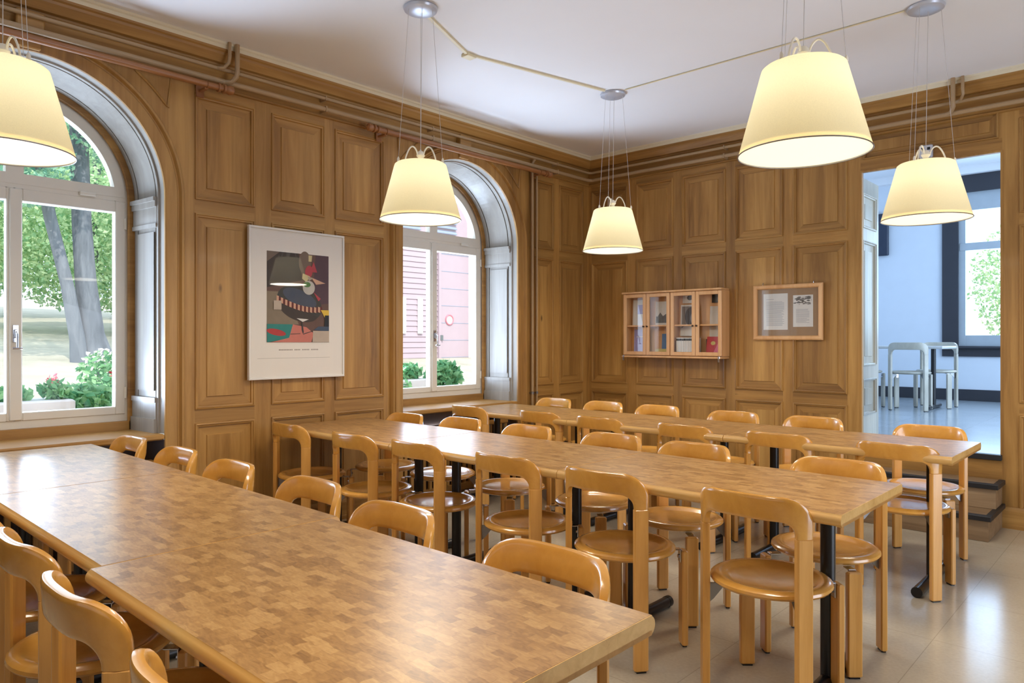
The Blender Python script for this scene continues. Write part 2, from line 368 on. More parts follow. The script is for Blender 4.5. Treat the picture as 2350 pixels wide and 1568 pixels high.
# ------------------------------------------------------------------ windows
def arch(r, n, yc, x):
    return [(x, yc+r*cos(pi*k/n), ZS+r*sin(pi*k/n)) for k in range(n+1)]
def outline(yc, hw, z0, n=56):
    """inverted-U outline from bottom right, over the arch, to bottom left"""
    return [(yc+hw, z0)] + [(yc+hw*cos(pi*k/n), ZS+hw*sin(pi*k/n)) for k in range(n+1)] + [(yc-hw, z0)]
def u_band(mb, yc, loops, z0, m=None):
    """strip between successive (half width, x) outlines"""
    R = [[mb.vert(x, y, z) for y, z in outline(yc, hw, z0)] for hw, x in loops]
    mb.rings(R, False, False, m)
def make_window(idx, yc, rod):
    wlabel = ''
    w = bpy.data.objects.new('window_%d' % idx, None); COL.objects.link(w); struct(w)
    # casing around the opening (room side)
    mb = MB(); mb.tone = .45
    u_band(mb, yc, [(RO, .0), (RO, .016), (RO+.012, .02), (RO+.07, .02), (RO+.076, .012), (RO+.084, .014), (RO+.094, .032), (RO+.106, .034), (RO+.114, .022), (RO+.12, .0)], 0)
    mb.build('casing', [W_V], w, smooth=True)
    mb = MB(); mb.box(.006, .056, yc-.092, yc+.038, 2.93, 3.06, b=.006); mb.box(.006, .04, yc-.08, yc+.026, 2.865, 2.93, b=.006); mb.build('keystone_block', [W_H], w)
    # reveal with panel grooves
    mb = MB(); mb.tone = .5
    def rv(f): return RO+(RF-RO)*f, DEP*f
    a = rv(0); loops = []
    for f, off in ((0, 0), (.12, 0), (.13, .010), (.17, .010), (.18, 0), (.235, 0), (.236, -.03), (.26, -.03), (.261, .0), (.80, 0), (.801, -.03), (.825, -.03), (.826, 0), (.93, 0)):
        hw, x = rv(f); loops.append((hw-off, x))
    u_band(mb, yc, loops, .745)
    for sgn in (-1, 1):                         # impost block, plinth and panel head on each jamb
        for (z0, z1, th) in ((2.13, 2.165, .022), (2.03, 2.13, .012), (2.165, 2.19, .032), (2.005, 2.03, .018), (.745, .83, .028), (.83, .93, .018), (.93, .96, .024)):
            h0, x0 = rv(.17); h1, x1 = rv(.92)
            y0, y1 = yc+sgn*h0, yc+sgn*(h0-th)
            mb.prism([(x0, yc+sgn*h0), (x0, yc+sgn*(h0-th)), (x1, yc+sgn*(h1-th)), (x1, yc+sgn*h1)], z0, z1)
        h0, x0 = rv(.3); h1, x1 = rv(.76)       # raised jamb field
        mb.prism([(x0, yc+sgn*h0), (x0+.012, yc+sgn*(h0-.008)), (x1-.012, yc+sgn*(h1-.008)), (x1, yc+sgn*h1)], 1.0, 1.98)
    mb.build('jamb', [W_PALE], w)
    mb = MB(); mb.tone = .3                     # brown staff bead between reveal and frame
    u_band(mb, yc, [(RF+.004, DEP*.93), (RF-.03, DEP*.93), (RF-.036, DEP*.97), (RF-.012, DEP*.985), (RF-.012, DEP)], .745)
    mb.box(DEP-.02, DEP*.93, yc-RF, yc+RF, .745, .80); mb.build('bead', [W_H], w)
    # shelf, niche
    mb = MB(); mb.box(DEP-.02, .022, yc-RO+.002, yc+RO-.002, .71, .745, b=.008); mb.build('window_shelf', [W_H], w)
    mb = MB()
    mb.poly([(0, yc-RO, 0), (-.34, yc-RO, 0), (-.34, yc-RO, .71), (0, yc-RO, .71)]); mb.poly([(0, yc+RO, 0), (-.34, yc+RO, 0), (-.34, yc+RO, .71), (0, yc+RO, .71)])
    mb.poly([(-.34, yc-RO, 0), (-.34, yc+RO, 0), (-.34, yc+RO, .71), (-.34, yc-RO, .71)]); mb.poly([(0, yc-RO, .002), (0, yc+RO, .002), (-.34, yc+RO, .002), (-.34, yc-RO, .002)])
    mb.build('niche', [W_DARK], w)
    # outer frame
    X0, X1 = DEP-.07, DEP-.004
    mb = MB(); u_band(mb, yc, [(RF, X0), (RF, X1), (RF-.045, X1), (RF-.048, X1-.012), (RF-.048, X0)], .80)
    mb.box(X0, X1-.0008, yc-RF+.001, yc+RF-.001, .8005, .845); mb.box(X0, X1+.004, yc-RF+.04, yc+RF-.04, 2.19, 2.215)
    mb.build('frame', [FRAMEW], w, smooth=True)
    # fanlight sash
    xs0, xs1 = X0+.012, X1+.008; rs = RF-.046; rg = .536; zf0, zf1 = 2.215, 2.276
    mb = MB(); n = 48
    def fan(r, z0):
        t0 = math.asin(max(0, (z0-ZS)/r)); return [(yc+r*cos(t0+(pi-2*t0)*k/n), ZS+r*sin(t0+(pi-2*t0)*k/n)) for k in range(n+1)]
    A = fan(rs, zf0); B = fan(rg, zf1)
    R = [[mb.vert(x, *p) for p in q] for q, x in ((A, xs0), (A, xs1), (B, xs1), (B, xs0))]
    mb.rings(R, False, False); yb = sqrt(rs*rs-(zf0-ZS)**2)
    mb.box(xs0, xs1-.0008, yc-yb+.002, yc+yb-.002, zf0, zf1); mb.box(xs0, xs1-.0012, yc-.042, yc+.046, zf1, ZS+rg+.01)
    fs = mb.build('fanlight_sash', [FRAMEW], w, smooth=True)
    mb = MB(); g = [mb.vert(X0+.02, *p) for p in fan(rg+.01, zf1-.01)]; mb.face(g); mb.build('pane', [GLASS], fs)
    # casements
    for sgn in (-1, 1):
        mb = MB(); y0 = yc+sgn*.001; y1 = yc+sgn*(RF-.046); yl, yh = sorted((y0, y1)); b1, b0 = .058, .04
        il = yl+(.038 if sgn > 0 else b1); ih = yh-(b1 if sgn > 0 else .038)
        z0, z1 = .845, 2.19
        mb.box(xs0, xs1, yl, il, z0, z1, b=.004); mb.box(xs0, xs1, ih, yh, z0, z1, b=.004)
        mb.box(xs0, xs1, il, ih, z0, .893, b=.004); mb.box(xs0, xs1, il, ih, 2.117, z1, b=.004)
        cs = mb.build('casement', [FRAMEW], w)
        mb = MB(); mb.poly([(X0+.02, il-.005, .888), (X0+.02, ih+.005, .888), (X0+.02, ih+.005, 2.122), (X0+.02, il-.005, 2.122)]); mb.build('pane', [GLASS], cs)
        for zh in (.98, 2.05):
            mb = MB(); yy = yh if sgn > 0 else yl; mb.tube([(xs1+.004, yy, zh-.035), (xs1+.004, yy, zh+.035)], .008, 8); mb.build('hinge', [FRAMEW], cs, smooth=True)
    mb = MB(); mb.box(xs1-.002, xs1+.012, yc-.026, yc+.034, .85, 2.185, b=.004); mb.build('cover_strip', [FRAMEW], w)
    mb = MB(); x = xs1+.012
    mb.box(x, x+.006, yc-.012, yc+.016, 1.30, 1.40, b=.002); mb.box(x+.006, x+.022, yc-.007, yc+.011, 1.325, 1.375, b=.004)
    mb.tube([(x+.022, yc+.002, 1.36), (x+.04, yc+.002, 1.35), (x+.045, yc+.002, 1.27)], .005, 8); mb.tube([(x+.045, yc-.022, 1.266), (x+.045, yc+.026, 1.266)], .006, 8)
    mb.build('handle', [CHROME], w, smooth=True)
    mb = MB()
    mb.box(xs1, xs1+.02, yc+.33, yc+.42, 2.196, 2.218, b=.004); mb.build('fanlight_stay', [FRAMEW], w)
    return w
for i, (yc, _) in enumerate(WIN): make_window(i+1, yc, None)
for yc, which in ((WIN[0][0], 'large near left window'), (WIN[1][0], 'far window beside the corner')):
    r = thing('radiator_cover', 'brown slatted radiator cover in the niche under the '+which, 'radiator cover', (-.1, yc, 0), 0)
    mb = MB(); mb.box(-.02, .02, -RO+.03, RO-.03, .54, .58, b=.004); mb.box(-.02, .02, -RO+.03, RO-.03, .0, .06, b=.004); mb.build('frame', [W_H], r)
    for k in range(20):
        y = -RO+.05+k*(2*RO-.1)/19
        mb = MB(); mb.tone = rtone(); mb.box(-.011, .011, y-.014, y+.014, .06, .54); mb.build('slat', [W_V], r)

# curtain rods
def rod(y0, y1, label, left_end):
    t = thing('curtain_rod', label, 'curtain rod', (.11, y0, 2.893))
    L_ = y1-y0
    mb = MB(); mb.tube([(0, 0, 0), (0, L_, 0)], .02, 12); mb.build('pole', [RODW], t, smooth=True)
    for yy, s in ((0, -1), (L_, 1)):
        mb = MB(); q = [(0, .0), (.0, .028), (.012, .028), (.016, .018), (.03, .018), (.034, .03), (.046, .03), (.05, .02), (.056, .024), (.075, .031), (.095, .026), (.105, .012), (.107, .001)]
        R = [[mb.vert(r_*cos(2*pi*k/14), yy+s*d, r_*sin(2*pi*k/14)) for k in range(14)] for d, r_ in [(a, b_) for a, b_ in q]]
        mb.rings(R, True, True); mb.build('finial', [RODW], t, smooth=True)
        mb = MB(); yb = yy-s*.07; mb.box(-.1, .0, yb-.012, yb+.012, -.03, -.014, b=.003); mb.box(-.1, -.088, yb-.025, yb+.025, -.06, .02, b=.003)
        mb.tube([(0, yb, -.0), (0, yb+.001*s, .0)], .026, 12); mb.build('bracket', [RODW], t)
    return t
rod(-6.05, -4.0, 'turned wooden curtain rod above the large near left window', True)
rod(-2.77, -.84, 'turned wooden curtain rod above the far window beside the corner', True)

# heating pipes
def run_pipe(name, label, z, off, ris, r):
    t = thing(name, label, 'pipe', (0, 0, z))
    mb = MB(); o = off
    pts = [(o, -9.5, 0)] + [(o, -o-.05, 0), (o+.008, -o-.02, 0), (o+.03, -o-.004, 0), (o+.05, -o, 0)] + [(6.9, -o, 0)]
    mb.tube(pts, r, 10); mb.build('pipe_run', [PIPE], t, smooth=True)
    for k in (0, 1):
        q = [(o, -.06, 0), (o+.02, -.02, .004), (o+.045, 0, .035), (.124, 0, .07), (.124, 0, H-z)]
        c = ris[k]; mb = MB(); mb.tube([((a, c+b_, h) if k == 0 else (c+b_, -a, h)) for a, b_, h in q], r*.9, 10); mb.build('riser', [PIPE], t, smooth=True)
    for (px, py) in ((o, -3.2), (o, -2.2), (o, -.6), (1.55, -o)):
        mb = MB()
        if px == o: mb.box(0, o+r+.003, py-.006, py+.006, -r-.004, r+.004, b=.002)
        else: mb.box(px-.006, px+.006, -o-r-.003, 0, -r-.004, r+.004, b=.002)
        mb.build('pipe_clip', [PIPE], t)
run_pipe('heating_pipe', 'upper brown heating pipe running under the cornice round both walls', 3.03, .066, (-3.93, 3.39), .0125)
run_pipe('heating_pipe', 'lower brown heating pipe running under the cornice round both walls', 2.953, .066, (-3.88, 3.33), .017)
for y, zt, lab, r in ((-.93, 3.03, 'left vertical brown pipe in the corner right of the far window', .012), (-.865, 2.953, 'right vertical brown pipe in the corner right of the far window', .009)):
    t = thing('vertical_pipe', lab, 'pipe', (.035, y, 0))
    mb = MB(); mb.tube([(0, 0, .02), (0, 0, zt-.05), (.03, .0, zt-.012)], r, 10); mb.build('pipe_run', [PIPE], t, smooth=True)
    mb = MB(); mb.lathe([(r, .80), (r+.004, .802), (r+.004, .822), (r, .824)], 10); mb.box(-.035, 0, -.006, .006, .806, .818); mb.build('pipe_clip', [STEEL], t)

# ------------------------------------------------------------------ tables
ROW_Y = {'front': -5.06, 'middle': -3.23, 'back': -1.65}
TW, TL, TZ = .72, 1.2, .74
def make_table(label, loc):
    t = thing('dining_table', label, 'table', loc, 0, None)
    hw, hl = TW/2, TL/2-.0015
    mb = MB(); mb.box(-hl+.002, hl-.002, -hw+.012, hw-.012, TZ-.03, TZ); top = mb.build('tabletop', [MOSAIC], t)
    for s in (-1, 1):                          # long edges: rounded nosing, ends: flat lipping
        prof = [(hw-.012, TZ)] + [(hw-.022+.022*sin(a), TZ-.021+.021*cos(a)) for a in [pi*k/12 for k in range(2, 13)]] + [(hw-.03, TZ-.042), (hw-.03, TZ-.031), (hw-.012, TZ-.031)]
        mb = MB(); R = [[mb.vert(x, s*y, z) for y, z in prof] for x in (-hl, hl)]; mb.rings(R, True, True)
        mb.build('edge_nosing', [EDGE], top, smooth=True)
        x0, x1 = (-hl, -hl+.002) if s < 0 else (hl-.002, hl)
        mb = MB(); mb.box(x0, x1, -hw+.012, hw-.012, TZ-.042, TZ-.0005); mb.box(x0 if s < 0 else x0-.016, x1+.016 if s < 0 else x1, -hw+.012, hw-.012, TZ-.042, TZ-.031)
        mb.build('end_lipping', [EDGE], top)
    for sx in (-1, 1):
        x = sx*(hl-.165)
        mb = MB(); mb.lathe([(.027, .03), (.027, TZ-.03)], 16, (x, 0)); po = mb.build('pole', [BLACK], t, smooth=True)
        mb = MB(); mb.box(x-.03, x+.03, -.25, .25, TZ-.052, TZ-.03, b=.003); mb.build('support_arm', [BLACK], po)
        mb = MB(); mb.tube([(x, -.29, .028), (x, .29, .028)], .026, 14); ft = mb.build('foot', [BLACK], t, smooth=True)
        for s in (-1, 1):
            mb = MB(); mb.tube([(x, s*.288, .028), (x, s*.312, .028)], .0275, 14); mb.build('foot_cap', [CHROME if False else BLACK], ft, smooth=True)
    return t
tab0 = None
for row, y in ROW_Y.items():
    for k, (x, where) in enumerate(((.7, 'window end'), (1.9, 'middle'), (3.1, 'free right end'))):
        if row == 'front' and k == 2: y -= .028
        lab = 'parquet topped dining table with beech edge, %s of the %s table row' % (where, row)
        if tab0 is None: tab0 = make_table(lab, (x, y, 0))
        else: dup(tab0, (x, y, 0), 0, lab)

# ------------------------------------------------------------------ chairs
CH = .785
PHI, SB, LWD = radians(52), .196, .058         # turn of the rear legs, arc length from the middle to a leg, leg width
def _plan():
    T = [(0., 0., 0., 0.)]; n = 160; ds = (SB+LWD)/n; x = y = 0
    for k in range(1, n+1):
        a = PHI*min((k-.5)*ds/SB, 1.15)**2; x += cos(a)*ds; y += sin(a)*ds
        T.append((k*ds, x, y, PHI*min(k*ds/SB, 1.15)**2))
    k = int(SB/ds); y0 = T[k][2]+(T[k+1][2]-T[k][2])*(SB/ds-k)
    return ds, [(a, b, c-y0, d) for a, b, c, d in T]
PDS, PLAN = _plan()
def arcp(a, z, v):
    """point on the back shell, which turns tighter towards its ends: a = arc length from the middle, v = out of the shell"""
    b = min(abs(a), SB+LWD-1e-6); k = int(b/PDS); f = b/PDS-k
    _, x, y, t = (p+(q-p)*f for p, q in zip(PLAN[k], PLAN[k+1]))
    v += .008*max(0, (z-.64)/.155); x += v*sin(t)
    return (x if a >= 0 else -x, y-v*cos(t), z)
def make_chair(label, seatm=None, legm=None):
    seatm = seatm or BEECH; legm = legm or BEECH_LEG
    t = thing('dining_chair', label, 'chair')
    # backrest: inverted U band bent round the sitter
    lw = LWD; W = SB+lw/2; bh, ro, ri = .085, .10, .05
    O, I = [], []
    nl, na, nt_ = 3, 9, 22
    zb = .645
    for k in range(nl): f = k/nl; O.append((-W, zb+(CH-ro-zb)*f)); I.append((-W+lw, zb+(CH-bh-ri-zb)*f))
    for k in range(na):
        a = pi-(pi/2)*k/na
        O.append((-W+ro+ro*cos(a), CH-ro+ro*sin(a))); I.append((-W+lw+ri+ri*cos(a), CH-bh-ri+ri*sin(a)))
    for k in range(nt_+1):
        f = k/nt_; O.append((-W+ro+2*(W-ro)*f, CH)); I.append((-W+lw+ri+2*(W-lw-ri)*f, CH-bh))
    right = [(-p[0], p[1]) for p in O[:nl+na]]; right.reverse(); O += right
    right = [(-p[0], p[1]) for p in I[:nl+na]]; right.reverse(); I += right
    mb = MB(); R = []
    for o, i in zip(O, I):
        mx, mz = (o[0]+i[0])/2, (o[1]+i[1])/2; hx, hz = (o[0]-i[0])/2, (o[1]-i[1])/2; ring = []
        for k in range(16):
            a = 2*pi*k/16; ca, sa = cos(a), sin(a)
            u = (abs(ca)**.4)*(1 if ca > 0 else -1); v = (abs(sa)**.4)*(1 if sa > 0 else -1)
            ring.append(mb.vert(*arcp(mx+hx*u, mz+hz*u, .0135*v)))
        R.append(ring)
    mb.rings(R, True, True); mb.build('backrest', [seatm], t, smooth=True)
    mb = MB(); mb.lathe([(.001, .418), (.19, .418), (.208, .424), (.215, .433), (.213, .442), (.203, .449), (.188, .451), (.172, .449), (.158, .440), (.14, .436), (.08, .432), (.001, .431)], 40, (0, .155))
    mb.build('seat', [seatm], t, smooth=True)
    def rot(x0, y0, ang):
        c, s_ = cos(ang), sin(ang)
        return lambda x, y, z: (x0+x*c-y*s_, y0+x*s_+y*c, z)
    for s in (-1, 1):
        xr, yr, _ = arcp(s*SB, .3, 0)
        for (x, y, ang, z1) in ((xr, yr, s*PHI, .647), (s*.176, .342, -s*radians(43), .412)):
            P = rot(x, y, ang)
            mb = MB(P); mb.box(-lw/2, lw/2, -.0135, .0135, .006, z1, b=.005); l = mb.build('leg', [legm], t)
            mb = MB(P); mb.box(-.02, .02, -.009, .009, 0, .006); mb.build('glide', [BLACK], l)
        mb = MB(rot(xr, yr, s*PHI)); mb.prism([(.013, .40), (.013, .345), (.03, .36), (.075, .417), (.013, .4178)], -.004, .004, 'x'); mb.build('bracket', [STEEL], t)
        mb = MB(rot(s*.176, .342, -s*radians(43))); mb.box(-.016, .016, -.06, -.013, .412, .4178, b=.002); mb.box(-.016, .016, -.019, -.0135, .36, .4178, b=.002); mb.tube([(0, -.025, .385), (0, -.012, .385)], .008, 8); mb.build('bracket', [CHROME], t)
    return t
ORD = ['first', 'second', 'third', 'fourth', 'fifth', 'sixth']
ROWS_CH = [
    ('back', 'far', pi, [(.376, -1.03), (.90, -1.0), (1.433, -1.0), (2.105, -1.05), (2.674, -1.025), (3.389, -1.06)]),
    ('back', 'near', 0, [(.314, -2.02), (1.018, -1.965), (1.578, -1.985), (2.217, -1.965), (2.817, -1.965), (3.437, -1.955)]),
    ('middle', 'far', pi, [(.45, -2.80), (.96, -2.73), (1.565, -2.735), (2.177, -2.71), (2.70, -2.73), (3.408, -2.75)]),
    ('middle', 'near', 0, [(.342, -3.631), (1.046, -3.638), (1.564, -3.606), (2.207, -3.60), (2.77, -3.614), (3.404, -3.605)]),
    ('front', 'far', pi, [(.335, -4.61), (.948, -4.605), (1.511, -4.61), (2.117, -4.59), (2.691, -4.645), (3.341, -4.668)]),
    ('front', 'near', 0, [(1.66, -5.49), (2.195, -5.487), (2.74, -5.51), (3.339, -5.53)]),
]
ch0 = None
for row, side, rz, xs in ROWS_CH:
    for k, (x, y) in enumerate(xs):
        if row == 'front' and side == 'near':
            lab = 'beech chair at the near left edge of the front table row, %s from the camera' % ORD[3-k]
        else:
            lab = 'beech chair, %s side of the %s table row, %s from the window wall' % (side, row, ORD[k])
        if ch0 is None:
            ch0 = make_chair(lab); ch0.location = (x, y, 0); ch0.rotation_euler = (0, 0, rz); ch0['group'] = 'beech chairs around the table rows'
        else: dup(ch0, (x, y, 0), rz, lab)

# ------------------------------------------------------------------ pendant lamps
def make_lamp(label, loc):
    t = thing('pendant_lamp', label, 'lamp', loc, 0, 'pendant lamps over the tables')
    zb, zt = 1.991, 2.304
    mb = MB(); mb.lathe([(.012, zt+.004), (.10, zt+.004), (.136, zt+.002), (.145, zt-.005), (.149, zt-.018), (.2275, zb)], 56); sh = mb.build('lamp_shade', [SHADE], t, smooth=True)
    mb = MB(); mb.tube([(.2278*cos(2*pi*k/56), .2278*sin(2*pi*k/56), zb) for k in range(56)], .0022, 6, loop=True); mb.build('rim', [STEEL], sh, smooth=True)
    mb = MB(); mb.lathe([(.001, zb+.004), (.2262, zb+.004)], 56); mb.build('diffuser', [DIFF], t)
    mb = MB(); mb.lathe([(.001, zb+.012), (.218, zb+.012), (.222, zb+.016), (.001, zb+.016)], 40); mb.build('glow_blocker', [LAMPW], t)  # unseen disc added to stop the diffuser lighting the shade from below
    mb = MB(); mb.lathe([(.001, zt+.075), (.012, zt+.074), (.018, zt+.066), (.024, zt+.05), (.022, zt+.045), (.014, zt+.035), (.014, zt+.02), (.024, zt+.014), (.026, zt+.004)], 20); hub = mb.build('hub', [LAMPW], t, smooth=True)
    for k in range(3):
        a = radians(20+120*k); ca, sa = cos(a), sin(a)
        pts = []
        for q in range(13):
            f = q/12; r = .018+.082*f; z = zt+.05*(1-f)+.066*sin(pi*f)**.7
            pts.append((r*ca, r*sa, z if q < 12 else zt))
        mb = MB(); mb.tube(pts, .0042, 8); mb.build('support_arm', [LAMPW], t, smooth=True)
        mb = MB(); x, y = .141*ca, .141*sa
        mb.tube([(x, y, zt), (.075*ca, .075*sa, H-.02)], .0012, 5); mb.build('suspension_wire', [WIRE], t, smooth=True)
        mb = MB(); mb.lathe([(.007, zt-.002), (.007, zt+.012), (.003, zt+.022), (.001, zt+.023)], 10, (x, y)); mb.build('wire_grip', [LAMPW], t, smooth=True)
    mb = MB(); mb.tube([(.0, .0, zt+.07), (.012, .0, H-.03)], .0016, 6); mb.build('power_cable', [WIRE], t, smooth=True)
    mb = MB(); mb.lathe([(.001, H-.034), (.03, H-.034), (.07, H-.030), (.092, H-.02), (.097, H-.008), (.092, H), (.001, H)], 40); mb.build('ceiling_canopy', [CANOPY], t, smooth=True)
    return t
LAMPS = [((1.355, -1.51), 'cream cone pendant lamp in front of the room corner, smallest of the five'),
         ((3.47, -1.50), 'cone shaped cream pendant lamp hanging in front of the doorway'),
         ((1.375, -3.42), 'cone shaped cream pendant lamp in front of the far window'),
         ((3.51, -3.41), 'largest cone shaped cream pendant lamp, upper right over the middle table row'),
         ((3.50, -5.40), 'cone shaped cream pendant lamp over the right end of the front table row'),
         ((1.405, -5.39), 'cone shaped cream pendant lamp cut by the left edge, before the near window')]
lamp0 = None
for (x, y), lab in LAMPS:
    if lamp0 is None: lamp0 = make_lamp(lab, (x, y, 0))
    else: dup(lamp0, (x, y, 0), 0, lab, 'pendant lamps over the tables')
    l = bpy.data.lights.new('lamp_bulb_light', 'POINT'); l.energy = .66; l.color = (1, .98, .90); l.shadow_soft_size = .035
    o = bpy.data.objects.new('lamp_bulb_light', l); COL.objects.link(o); o.location = (x, y, 2.2)
    l = bpy.data.lights.new('lamp_down_light', 'AREA'); l.shape = 'DISK'; l.size = .42; l.energy = 8.0; l.color = (1, .88, .70)
    o = bpy.data.objects.new('lamp_down_light', l); COL.objects.link(o); o.location = (x, y, 1.986)

t = thing('cable_trunking', 'cream cable trunking bent across the ceiling between two lamp canopies', 'cable trunking', (1.087, -2.78, H))
def flat_run(mb, a, b, w, h):
    dx, dy = b[0]-a[0], b[1]-a[1]; L_ = sqrt(dx*dx+dy*dy); nx, ny = -dy/L_*w/2, dx/L_*w/2
    mb.prism([(a[0]+nx, a[1]+ny), (a[0]-nx, a[1]-ny), (b[0]-nx, b[1]-ny), (b[0]+nx, b[1]+ny)], -h, 0)
mb = MB(); flat_run(mb, (.26, -.58), (.02, -.03), .02, .012); mb.build('trunking_length', [TRUNK_C], t)
mb = MB(); flat_run(mb, (.02, .03), (.27, 1.16), .016, .012); mb.build('trunking_length', [TRUNK_C], t)
mb = MB(); mb.box(-.03, .035, -.03, .05, -.02, 0, b=.003); mb.build('junction_box', [TRUNK_C], t)
mb = MB(); mb.tube([(1.48, -1.53, H-.006), (3.37, -1.53, H-.006)], .005, 6)
tag(mb.build('ceiling_cable', [TRUNK_C], smooth=True), 'thin cream cable along the ceiling between the two far lamp canopies', 'cable')

# ------------------------------------------------------------------ framed picture on the window wall
t = thing('framed_picture', 'large white framed collage of a dark bowl on the panelled wall between the windows', 'picture', (0, -3.39, 1.56))
# local: y along the wall, z up, x out
hw, hh = .368, .512
mb = MB()
for (a, b_, c, d) in ((-hw, hw, hh-.014, hh), (-hw, hw, -hh, -hh+.014), (-hw, -hw+.014, -hh+.014, hh-.014), (hw-.014, hw, -hh+.014, hh-.014)): mb.box(.012, .04, a, b_, c, d, b=.002)
mb.build('picture_frame', [ALU], t)
mb = MB(); mb.box(.016, .03, -hw+.014, hw-.014, -hh+.014, hh-.014); mo = mb.build('mount', [MAT], t)
pal = [plain('print_tone_%d' % k, c, .6, noise=.08, scale=14) for k, c in enumerate([(112, 96, 84), (52, 46, 44), (96, 70, 62), (74, 52, 66), (52, 56, 54), (96, 30, 30), (206, 160, 132), (190, 186, 176), (70, 120, 60), (176, 60, 72), (206, 190, 140), (34, 120, 112), (170, 50, 46), (190, 112, 96), (214, 176, 60), (24, 24, 28), (62, 74, 92), (176, 160, 142), (130, 116, 96), (226, 222, 214)])]
mb = MB(); lay = [0]
def pp(pts, m):
    """one paper scrap: pts in picture fractions (0..1 across, 0..1 down)"""
    lay[0] += 1; d = .0304+lay[0]*.00012
    mb.poly([(d, -.239+.478*u, .354-.616*v) for u, v in pts], m)
def ell(cx, cy, a, b_, m, t0=0, t1=360, n=28, rot=0):
    c, s = cos(radians(rot)), sin(radians(rot)); P = []
    for k in range(n+1):
        q = radians(t0+(t1-t0)*k/n); x, y = a*cos(q), b_*sin(q); P.append((cx+x*c-y*s, cy+x*s+y*c))
    if t1-t0 >= 360: P.pop()
    pp(P, m)
pp([(0, 0), (1, 0), (1, 1), (0, 1)], 2)
pp([(0, 0), (.2, 0), (.2, .11), (0, .13)], 0); pp([(.2, 0), (.5, 0), (.55, .3), (.0, .4), (0, .12)], 1)
pp([(.78, 0), (1, 0), (1, .6), (.72, .55)], 3); pp([(.0, .44), (.32, .44), (.5, .8), (0, .8)], 18); pp([(.55, .6), (1, .55), (1, .9), (.5, .95)], 2)
ell(.6, .1, .1, .13, 0); pp([(.66, .01), (.72, .01), (.71, .08), (.66, .08)], 10)
ell(.52, .56, .37, .19, 4, rot=12); ell(.5, .62, .33, .14, 1, 10, 190, rot=12); ell(.52, .5, .28, .09, 16, rot=14)
for k in range(22):
    f = k/21; u = .15+.70*f; v = .47+.115*sin(f*pi*.62)+.012
    pp([(u, v), (u+.036, v+.008), (u+.034, v+.07), (u-.002, v+.06)], 5 if k % 2 else 6)
pp([(.46, .73), (.66, .74), (.56, .77)], 19)
ell(.66, .20, .06, .075, 9, rot=20); pp([(.74, .08), (.80, .2), (.68, .2)], 9)
pp([(.56, .22), (.68, .25), (.62, .32), (.55, .28)], 10); pp([(.70, .26), (.94, .32), (.78, .34)], 6); ell(.66, .38, .10, .08, 7); ell(.63, .345, .06, .03, 8); pp([(.74, .43), (.86, .5), (.82, .53)], 9); pp([(.64, .25), (.74, .27), (.66, .3)], 17)
pp([(.86, .63), (1, .63), (1, .7), (.93, .72)], 14); pp([(.93, .69), (1, .69), (1, .82), (.92, .82)], 15); pp([(.74, .86), (.82, .82), (1, .82), (1, .88)], 16)
pp([(0, .8), (.4, .8), (.34, .96), (0, 1)], 11); pp([(.4, .8), (.62, .83), (.74, .9), (.7, 1), (.06, 1), (.34, .95)], 13); ell(.14, .89, .15, .035, 12, rot=8)
pp([(.73, .87), (1, .87), (1, 1), (.72, 1)], 17); pp([(.36, .905), (.52, .9), (.52, .906), (.36, .912)], 1); pp([(.1, .54), (.22, .54), (.22, .64), (.1, .64)], 17)
pp([(.535, .77), (.555, .77), (.575, .89), (.56, .905), (.54, .86)], 1); pp([(.56, .905), (.72, .87), (.72, .878), (.57, .912)], 1)
mb.build('collage_print', pal, t)
mb = MB()
for k in range(26):
    if k in (9, 14, 20): continue
    y = -.15+k*.0118; mb.box(.0301, .0305, y, y+.008, -.318, -.310)
mb.box(.0301, .0304, -.305, .25, -.371, -.3695); mb.build('printed_caption', [plain('print_grey', (150, 142, 132), .8)], mo)
mb = MB(); mb.poly([(.0355, -hw+.014, -hh+.014), (.0355, hw-.014, -hh+.014), (.0355, hw-.014, hh-.014), (.0355, -hw+.014, hh-.014)]); mb.build('glass', [PGLASS], t)

